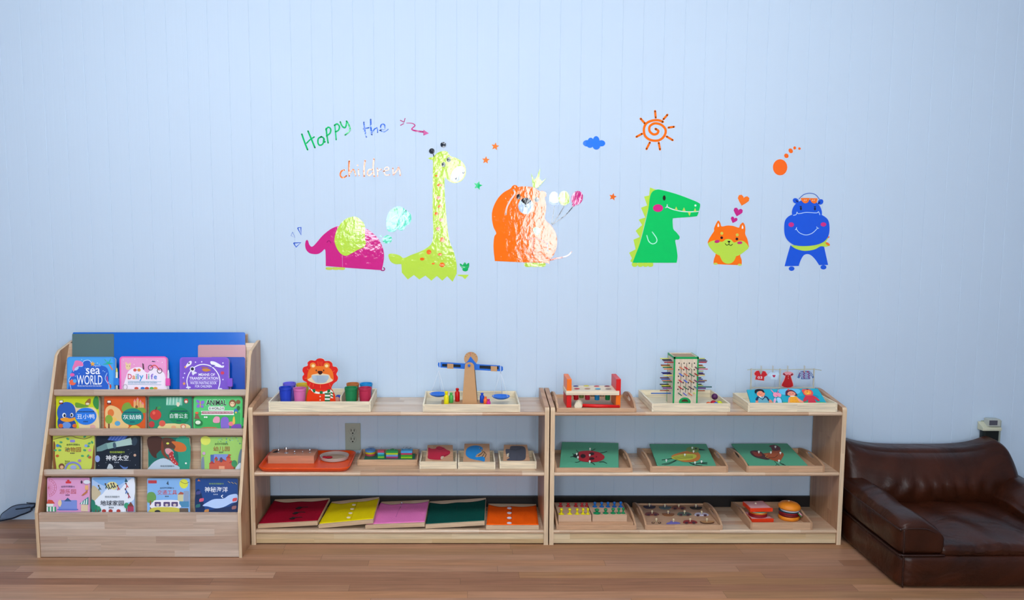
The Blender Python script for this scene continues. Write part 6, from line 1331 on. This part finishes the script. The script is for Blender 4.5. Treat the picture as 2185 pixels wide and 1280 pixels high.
# transport puzzle
h = onY(1377, 1120.5, Yf).z-ZB; X0, X1 = XY(1376.5, Yf, ZB+h), XY(1542, Yf, ZB+h)
tray('handled wooden tray holding the transport peg puzzle', X0, X1, Yf, -.02, ZB, h, **HC)
zq = ZB+.0048+.010; mb = MB(); mb.box(X0+.0085, X1-.0085, Yf+.0085, -.029, ZB+.0048, zq, plank_mat('puzzle_ply', 'x', 'yz', 1, .5, ['#c09a7c', '#b89274'], .5, grain=.25), .001)
tag(mb.build('peg_puzzle_board', loc=(X0, Yf, ZB)), 'wooden peg puzzle board with twelve little vehicles', 'puzzle')
ZQ = ((1370, 1050), 11.5); pq = PZ(zq)
PCS = [(180, 375, 'dark purple submarine', '#3c3444', 'boat'), (560, 390, 'blue-grey ship', '#54666c', 'boat'), (900, 395, 'brown tractor', '#8c5444', 'car'), (1320, 395, 'black boat', '#2c2824', 'boat'), (245, 550, 'reddish plane', '#7c4038', 'car'), (640, 555, 'brown canoe', '#84502c', 'boat'), (1040, 550, 'grey green truck', '#546458', 'car'), (1460, 560, 'white and blue car', '#c8c4d8', 'car'), (350, 745, 'pale bicycle', '#c0a070', 'bike'), (770, 755, 'violet helicopter', '#6c68b4', 'boat2'), (1180, 745, 'red car', '#8c2424', 'car'), (1590, 745, 'tan sled', '#b08050', 'sled')]
for x, y, nm, c, k in PCS:
    a = Art(pq, *ZQ, rough=.45, h0=.0002); a.base = .0002; w = 150
    if k == 'boat': a.poly(c, [(x-w, y-18), (x-w*.6, y-25), (x+w*.8, y-22), (x+w, y-5), (x+w*.6, y+32), (x-w*.5, y+30)], n=3, thick=.003); a.R('#8c7c90', x-40, y-50, x+50, y-22)
    elif k == 'boat2': a.poly(c, [(x-w, y+10), (x-80, y-10), (x-60, y-50), (x-30, y-20), (x+w*.8, y-5), (x+w, y+25), (x-w, y+32)], n=3, thick=.003)
    elif k == 'sled': a.poly(c, [(x-w, y-30), (x+w, y-25), (x+w, y+10), (x, y+35), (x-w*.8, y+10)], n=3, thick=.003); a.S('#4c2010', 14, (x-w*1.1, y-5), (x-80, y+30), (x+80, y+32), (x+w*1.15, y+15))
    elif k == 'bike':
        for s in (-1, 1): a.E('#3c1810', x+s*80, y+8, 42, 22); a.E('#a87c54', x+s*80, y+8, 20, 9)
        a.S(c, 10, (x-80, y), (x-20, y-35), (x+80, y))
    else:
        a.poly(c, [(x-w, y-30), (x-60, y-45), (x+70, y-40), (x+w, y-15), (x+w, y+20), (x-w, y+22)], n=3, thick=.003)
        for s in (-1, 1): a.E('#4c2030', x+s*88, y+20, 44, 22)
    o = a.build('puzzle_piece'); tag(o, 'small %s piece with a knob on the transport puzzle' % nm, 'puzzle piece', 'vehicle pieces of the peg puzzle')
    cc = pq.at(1370+x/11.5, 1050+(y-10)/11.5, .003); mb = MB(); mb.lathe([(0, 0), (.0024, 0), (.0024, .005), (.0045, .008), (.0045, .012), (.003, .0145), (0, .015)], mat('#d8c8a4', .4), tuple(cc), 12); mb.build('knob', o)
# toy food
h = onY(1602, 1115.5, Yf).z-ZB; X0, X1 = XY(1601.5, Yf, ZB+h), XY(1734, Yf, ZB+h)
tray('handled wooden tray holding the toy sandwich and burger', X0, X1, Yf, -.03, ZB, h, **dict(HC, sideh=.042))
zf = ZB+.005
def rot_disc(t, nm, c, r, h, m, z, cx, cy, sx=1, sy=1, tilt=0, prof=None):
    mb = MB(); T = Matrix.Translation((cx, cy, z)) @ Matrix.Rotation(tilt, 4, 'Y') @ Matrix.Diagonal((sx, sy, 1, 1))
    mb.lathe(prof or [(0, 0), (r*.94, 0), (r, h*.3), (r, h*.7), (r*.94, h), (0, h)], m, n=32, T=T); return mb.build(nm, t)
cx, cy = XY(1623, -.22, zf), -.174
t = thing('toy_sandwich', (cx, cy, zf), 'toy sandwich of red-crusted bread slices with green and red fillings', 'toy food', 'toy food on the bottom shelf')
CR = mat('#e83c14', .5); BRD = mat('#d8a4a8', .7)
def bread(z, dx, dy, h=.016, w=.094, d=.090, tl=0):
    T = Matrix.Translation((cx+dx, cy+dy, z)) @ Matrix.Rotation(math.radians(4), 4, 'Z') @ Matrix.Rotation(tl, 4, 'X')
    out = cr([(-.5, -.5), (-.5, -.5), (.46, -.5), (.5, -.46), (.47, .2), (.5, .42), (.42, .5), (.1, .47), (-.1, .47), (-.42, .5), (-.5, .42), (-.47, .2)], True, 4)
    mb = MB(); mb.prism([(u*w, v*d) for u, v in out], lambda u, v, q: T @ Vector((u, v, q)), 0, h, CR); o = mb.build('bread_slice', t)
    mb = MB(); mb.prism([(u*w*.94, v*d*.94) for u, v in out], lambda u, v, q: T @ Vector((u, v, q)), h, h+.0006, BRD); mb.build('bread_face', o)
bread(zf+.0003, .002, -.002); z = zf+.0173
for nm, c, r, hh in (('ham', '#8c1420', .038, .008), ('tomato', '#b82020', .036, .006), ('cheese', '#e09038', .037, .005), ('onion', '#e0e8dc', .033, .004), ('lettuce', '#1c9048', .036, .005)):
    rot_disc(t, nm, c, r, hh, mat(c, .45), z, cx, cy-.007, 1.05, 1.0); z += hh+.0002
bread(z+.0004, -.003, 0, .016)
zz = z+.0171; mb = MB(); mb.lathe([(0, 0), (.004, 0), (.004, .003), (.0028, .005), (0, .0055)], mat('#e8dcc0', .5), (cx-.005, cy+.01, zz), 12); mb.build('bread_pin', t)
cx, cy = XY(1685, -.18, zf+.03), -.172
t = thing('toy_burger', (cx, cy, zf), 'toy burger with an orange seeded bun and dark red patty', 'toy food', 'toy food on the bottom shelf')
BUN = mat('#ea8a20', .45, vary=.08); r = .046
rot_disc(t, 'bottom_bun', 0, r*.97, .016, BUN, zf+.0003, cx, cy); rot_disc(t, 'patty', 0, r*.93, .010, mat('#6c1018', .45), zf+.0165, cx, cy); rot_disc(t, 'tomato', 0, r*.92, .009, mat('#8c1c24', .45), zf+.0267, cx, cy)
rot_disc(t, 'lettuce', 0, r*.95, .004, mat('#1c4c58', .5), zf+.0359, cx, cy); rot_disc(t, 'cheese', 0, r*.88, .0045, mat('#d0dcec', .4), zf+.0401, cx+.002, cy-.003)
tl = math.radians(3); rot_disc(t, 'top_bun', 0, r, 0, BUN, zf+.0460, cx, cy, tilt=tl, prof=[(0, 0), (r*.9, 0), (r*1.02, .004), (r*1.04, .009), (r*.97, .016), (r*.78, .024), (r*.45, .029), (0, .031)])
mb = MB()
for k in range(30):
    a = random.uniform(0, 6.28); q = random.uniform(.1, .8)*r; hgt = .031-(q/r)**2*.013
    mb.ball((cx+q*math.cos(a), cy+q*math.sin(a), zf+.0460+hgt-.0008-q*math.cos(a)*math.sin(tl)), .0013, mat('#a85010', .6), 6)
tag(mb.build('sesame_seeds', t), kind='stuff')
mb = MB(); mb.lathe([(0, 0), (.004, 0), (.004, .002), (0, .004)], mat('#f0e0c8', .5), (cx, cy+.006, zf+.0460+.030), 12); mb.build('bun_pin', t)
cx, cy = cx+.034, cy-.036
rot_disc(t, 'topping_slice', 0, .0105, .005, mat('#c88c9c', .5), zf+.030, cx, cy, tilt=math.radians(50)); rot_disc(t, 'topping_slice', 0, .011, .004, mat('#3c8444', .5), zf+.026, cx-.003, cy, tilt=math.radians(50))

# ================================================================== LEATHER SEAT, SOCKETS, GOGGLES
def leather():
    m = bpy.data.materials.new('brown_leather'); m.use_nodes = True; nt = m.node_tree; b = nt.nodes['Principled BSDF']; L_ = nt.links
    tc = N(nt, 'ShaderNodeTexCoord'); n1 = N(nt, 'ShaderNodeTexNoise'); n1.inputs['Scale'].default_value = 5; n1.inputs['Detail'].default_value = 4; n1.inputs['Distortion'].default_value = 1.2
    n2 = N(nt, 'ShaderNodeTexVoronoi'); n2.inputs['Scale'].default_value = 260
    L_.new(tc.outputs['Object'], n1.inputs['Vector']); L_.new(tc.outputs['Object'], n2.inputs['Vector'])
    r = N(nt, 'ShaderNodeValToRGB'); r.color_ramp.elements[0].color = (*hexc('#281108'), 1); r.color_ramp.elements[1].color = (*hexc('#401c0d'), 1); r.color_ramp.elements[0].position = .3; r.color_ramp.elements[1].position = .7
    L_.new(n1.outputs['Fac'], r.inputs[0]); L_.new(r.outputs[0], b.inputs['Base Color']); b.inputs['Roughness'].default_value = .34; b.inputs['Specular IOR Level'].default_value = .28
    b1 = N(nt, 'ShaderNodeBump'); b1.inputs['Strength'].default_value = .45; b1.inputs['Distance'].default_value = .02; b2 = N(nt, 'ShaderNodeBump'); b2.inputs['Strength'].default_value = .08; b2.inputs['Distance'].default_value = .002
    L_.new(n1.outputs['Fac'], b1.inputs['Height']); L_.new(n2.outputs['Distance'], b2.inputs['Height']); L_.new(b1.outputs['Normal'], b2.inputs['Normal']); L_.new(b2.outputs['Normal'], b.inputs['Normal'])
    return m
LE = leather(); PIP = mat('#2a130d', .4)
def puff(x0, x1, y0, y1, z0, z1, fn=None, n=14, r=.03, m=None):
    """soft box: flattened rounding of every edge plus a shaping function fn(u,v,w,co)"""
    bm = bmesh.new(); bmesh.ops.create_cube(bm, size=2); bmesh.ops.subdivide_edges(bm, edges=bm.edges[:], cuts=n, use_grid_fill=True)
    hx, hy, hz = (x1-x0)/2, (y1-y0)/2, (z1-z0)/2; c = Vector(((x0+x1)/2, (y0+y1)/2, (z0+z1)/2))
    for v in bm.verts:
        u = v.co.copy(); p = Vector((u.x*hx, u.y*hy, u.z*hz)); q = Vector([max(-h+min(r, h), min(h-min(r, h), k)) for h, k in ((hx, p.x), (hy, p.y), (hz, p.z))])
        d = p-q
        if d.length > 1e-9:
            rr = Vector((min(r, hx), min(r, hy), min(r, hz))); e = Vector((d.x/rr.x, d.y/rr.y, d.z/rr.z)); k = max(abs(e.x), abs(e.y), abs(e.z)); d = d*(k/e.length)
        v.co = c+q+d
        if fn: v.co = fn(u.x, u.y, u.z, v.co)
    mb = MB(); mb.bm(bm, m or LE, smooth=True); return mb
SX0, SX1 = 1.632, 2.445; SYF, SYB = -.722, -.05
t = thing('leather_seat', ((SX0+SX1)/2, -.38, 0), 'low dark brown leather child sofa on the floor at the right', 'sofa')
bulge = lambda a: math.cos(a*PI/2)
mb = puff(SX0+.004, SX1-.004, SYF, SYB-.02, 0.001, .132, lambda u, v, w, c: c+Vector((.010*u*bulge(w)*bulge(v), .010*v*bulge(w)*bulge(u), 0)), r=.022); mb.build('base', t)
def seatf(u, v, w, c):
    c.z += .022*bulge(u)*bulge(v)*(1 if w > 0 else 0)+.004*math.sin(u*9+v*4)*bulge(u)*(w > 0)+ .006*math.sin(u*48+math.sin(u*23)*2)*max(0, -v-.7)*2*(w > -.5)*(u > -.8); 
    c.y += .006*math.sin(u*55)*max(0, -v-.8); return c
mb = puff(SX0+.155, SX1-.155, SYF+.004, -.15, .118, .163, seatf, n=40, r=.02); mb.build('seat_cushion', t)
def armf(s):
    def f(u, v, w, c):
        k = (w+1)/2
        c.x += s*.030*k*(1 if u*s < 0 else .2)*0 + (-s)*.0*k
        if u*s < 0: c.z -= .045*max(0, k)*max(0, -u*s)*1.0       # inner side rolls down to the seat
        c.z += .012*bulge(u)*(w > 0)+.006*math.sin(v*7)*(w > 0)*bulge(v); c.z += .012*max(0, v)*k
        c.x += s*.008*bulge(w)*bulge(v)*(u*s > 0); return c
    return f
mb = puff(SX0, SX0+.178, SYF+.004, -.10, .126, .252, armf(-1), r=.028); mb.build('armrest', t)
mb = puff(SX1-.178, SX1, SYF+.004, -.10, .126, .252, armf(1), r=.028); mb.build('armrest', t)
def backf(u, v, w, c):
    k = (w+1)/2
    c.z += (.048*abs(u)**4-.012)*k*k       # raised corners, sagging top
    c.y += .085*k*k*.75 - .055*bulge(w*.9)*bulge(u)*(v < 0)-.012
    c.y += (.0075*math.sin(u*38+1.6*math.sin(w*3+u*5))*max(0, 1-abs(w+.1)*1.9)*max(0, 1-(abs(u-.05)/.7)**4))*(v < 0)
    c.x += -.022*u*k**3*(1.0 if u < 0 else 3.2)
    if v > 0: c.y = min(c.y, -.006)
    c.y = min(c.y, -.046); return c
mb = puff(SX0+.012, SX1-.02, -.215, -.075, .13, .385, backf, n=44, r=.045); mb.build('backrest', t)
def pipe(pts, r=.0042): mb = MB(); mb.tube([Vector((p[0], p[1], p[2])) for p in cr3(pts)], r, PIP, 8); mb.build('piping', t)
def cr3(P, n=6):
    P = [Vector(p) for p in P]; out = []
    for i in range(len(P)-1):
        p0, p1, p2, p3 = P[max(i-1, 0)], P[i], P[i+1], P[min(i+2, len(P)-1)]
        for j in range(n): q = j/n; out.append(0.5*((2*p1)+(p2-p0)*q+(2*p0-5*p1+4*p2-p3)*q*q+(3*p1-p0-3*p2+p3)*q**3))
    return out+[P[-1]]
pipe([(SX0+.002, -.10, .130), (SX0+.002, -.4, .129), (SX0+.003, SYF+.03, .129), (SX0+.010, SYF+.010, .129), (SX0+.03, SYF+.002, .129), (SX0+.17, SYF+.003, .129)])
pipe([(SX0-.000, -.12, .236), (SX0-.004, -.4, .229), (SX0+.001, SYF+.03, .226), (SX0+.010, SYF+.014, .227), (SX0+.035, SYF+.007, .231), (SX0+.10, SYF+.006, .229), (SX0+.16, SYF+.01, .200)])
pipe([(SX0+.020, SYF+.004, .005), (SX0+.018, SYF+.003, .07), (SX0+.018, SYF+.004, .127)], .0032); pipe([(SX0+.018, SYF+.006, .135), (SX0+.017, SYF+.005, .18), (SX0+.018, SYF+.009, .225)], .0032)
# seam along the top of the back
pipe([(SX0+.03, -.075, .420), (SX0+.10, -.060, .392), (SX0+.25, -.052, .376), (SX0+.46, -.050, .372), (SX0+.62, -.052, .380), (SX0+.75, -.062, .412)], .0035) if False else None
# --- wall socket behind the middle shelf
PL = mat('#a4ac9e', .4)
def plate(px0, px1, py0, py1, lab, name='wall_socket'):
    a = PY(0).at(px0, py0); b = PY(0).at(px1, py1); t = thing(name, ((a.x+b.x)/2, -.003, (a.z+b.z)/2), lab, 'socket')
    mb = MB(); mb.box(a.x, b.x, -.006, 0, b.z, a.z, PL, .002); mb.build('cover_plate', t); return t, a, b
t, a_, b_ = plate(736.5, 770, 902.5, 960, 'beige double wall socket above the orange tray'); 
for cy in (920, 938):
    a = Art(PY(-.006), (0, 0), 1, rough=.5); a.E('#8c9488', 752.5, cy, 8.2, 7.6); a.E(PL, 752.5, cy, 7.4, 6.9)
    a.R('#141814', 748.6, cy-4.5, 750, cy+.5); a.R('#141814', 755, cy-4.5, 756.4, cy+.5); a.E('#141814', 752.6, cy+4, 1.7, 1.5); a.build('receptacle', t)
mb = MB(); c = PY(-.006).at(752.5, 929); mb.lathe([(0, 0), (.003, 0), (.002, .0012), (0, .0015)], mat('#8c9084', .4), n=12, T=Matrix.Translation(c) @ Matrix.Rotation(PI/2, 4, 'X')); mb.build('screw', t)
t, a_, b_ = plate(2092.5, 2132, 896.5, 948, 'beige wall socket with an adapter above the leather seat corner')
ap = PY(-.045); q0 = ap.at(2097, 906); q1 = ap.at(2138, 918)
mb = MB(); A = [(q0.x, -.006, a_.z-.002), (q1.x-.012, -.006, a_.z-.006), (q1.x-.004, -.05, q1.z+.012), (q0.x, -.05, q1.z+.012)]; B = [(q0.x, -.006, q1.z-.004), (q1.x-.012, -.006, q1.z-.004), (q1.x-.004, -.05, q1.z-.002), (q0.x, -.05, q1.z-.002)]
mb.add(A+B, [(0, 3, 2, 1), (4, 5, 6, 7), (0, 1, 5, 4), (1, 2, 6, 5), (2, 3, 7, 6), (3, 0, 4, 7)], mat('#c4c4ac', .45)); mb.build('adapter_box', t, bevel=.002)
b0 = PY(-.03).at(2105, 892); b1 = PY(-.03).at(2129, 908); mb = MB(); mb.box(b0.x, b1.x, -.05, -.012, b1.z, b0.z-.002, mat('#b4b8b0', .4), .002); o = mb.build('adapter_head', t)
mb = MB(); c0 = PY(-.051).at(2111.5, 897); c1 = PY(-.051).at(2128, 907); mb.box(c0.x, c1.x, -.0525, -.049, c1.z, c0.z, mat('#50505c', .4), .001); mb.build('grey_button', o)
c0 = PY(-.04).at(2099.5, 915); c1 = PY(-.04).at(2131, 950); mb = MB(); mb.box(c0.x, c1.x, -.040, -.006, c1.z, c0.z, mat('#0e1410', .45), .009); mb.build('black_plug', t)
# --- clear lens piece at the far left
ZG = ((0, 1050), 16.0); gp = Plane((0, -.035, 0), (0, -1, .12))
def gq(x, y, h=0): return gp.at(ZG[0][0]+x/16, ZG[0][1]+y/16, h)
t = thing('safety_goggles', gq(600, 900), 'clear curved plastic lens with dark rim and arms, left of the book display', 'goggles')
outl = cr([(-700, 960), (-500, 980), (0, 968), (250, 925), (500, 865), (700, 775), (900, 705), (1060, 645), (1160, 520), (1225, 400), (1000, 398), (800, 402), (600, 425), (440, 480), (280, 590), (130, 700), (68, 800), (40, 880), (-200, 900), (-450, 900)], True, 4)
mb = MB(); mb.prism(outl, lambda u, v, h: gq(u, v, h+.012*math.sin(max(0, min(1, (u+700)/1925))*PI)), -.0012, .0012, mat('#a4b8d0', .08, trans=.85)); mb.build('lens', t)
DK = mat('#101c2c', .35)
def gt(pts, r, nm): 
    P3 = [gq(u, v, .012*math.sin(max(0, min(1, (u+700)/1925))*PI)+.001) for u, v in cr(pts, False, 5)]; mb = MB(); mb.tube(P3, r, DK, 8); mb.build(nm, t)
gt([(-700, 965), (-400, 985), (0, 962), (250, 918), (500, 862), (700, 778), (900, 708), (1070, 635)], .0035, 'lower_rim')
gt([(60, 860), (75, 780), (130, 700), (280, 590), (440, 480), (600, 425), (800, 400), (1000, 396), (1225, 395)], .0016, 'upper_rim')
gt([(580, 560), (800, 540), (1060, 500)], .0026, 'arm'); gt([(940, 335), (960, 355), (1100, 372), (1230, 385)], .0022, 'arm'); gt([(1230, 390), (1170, 500), (1090, 540), (1100, 620)], .0045, 'hinge')
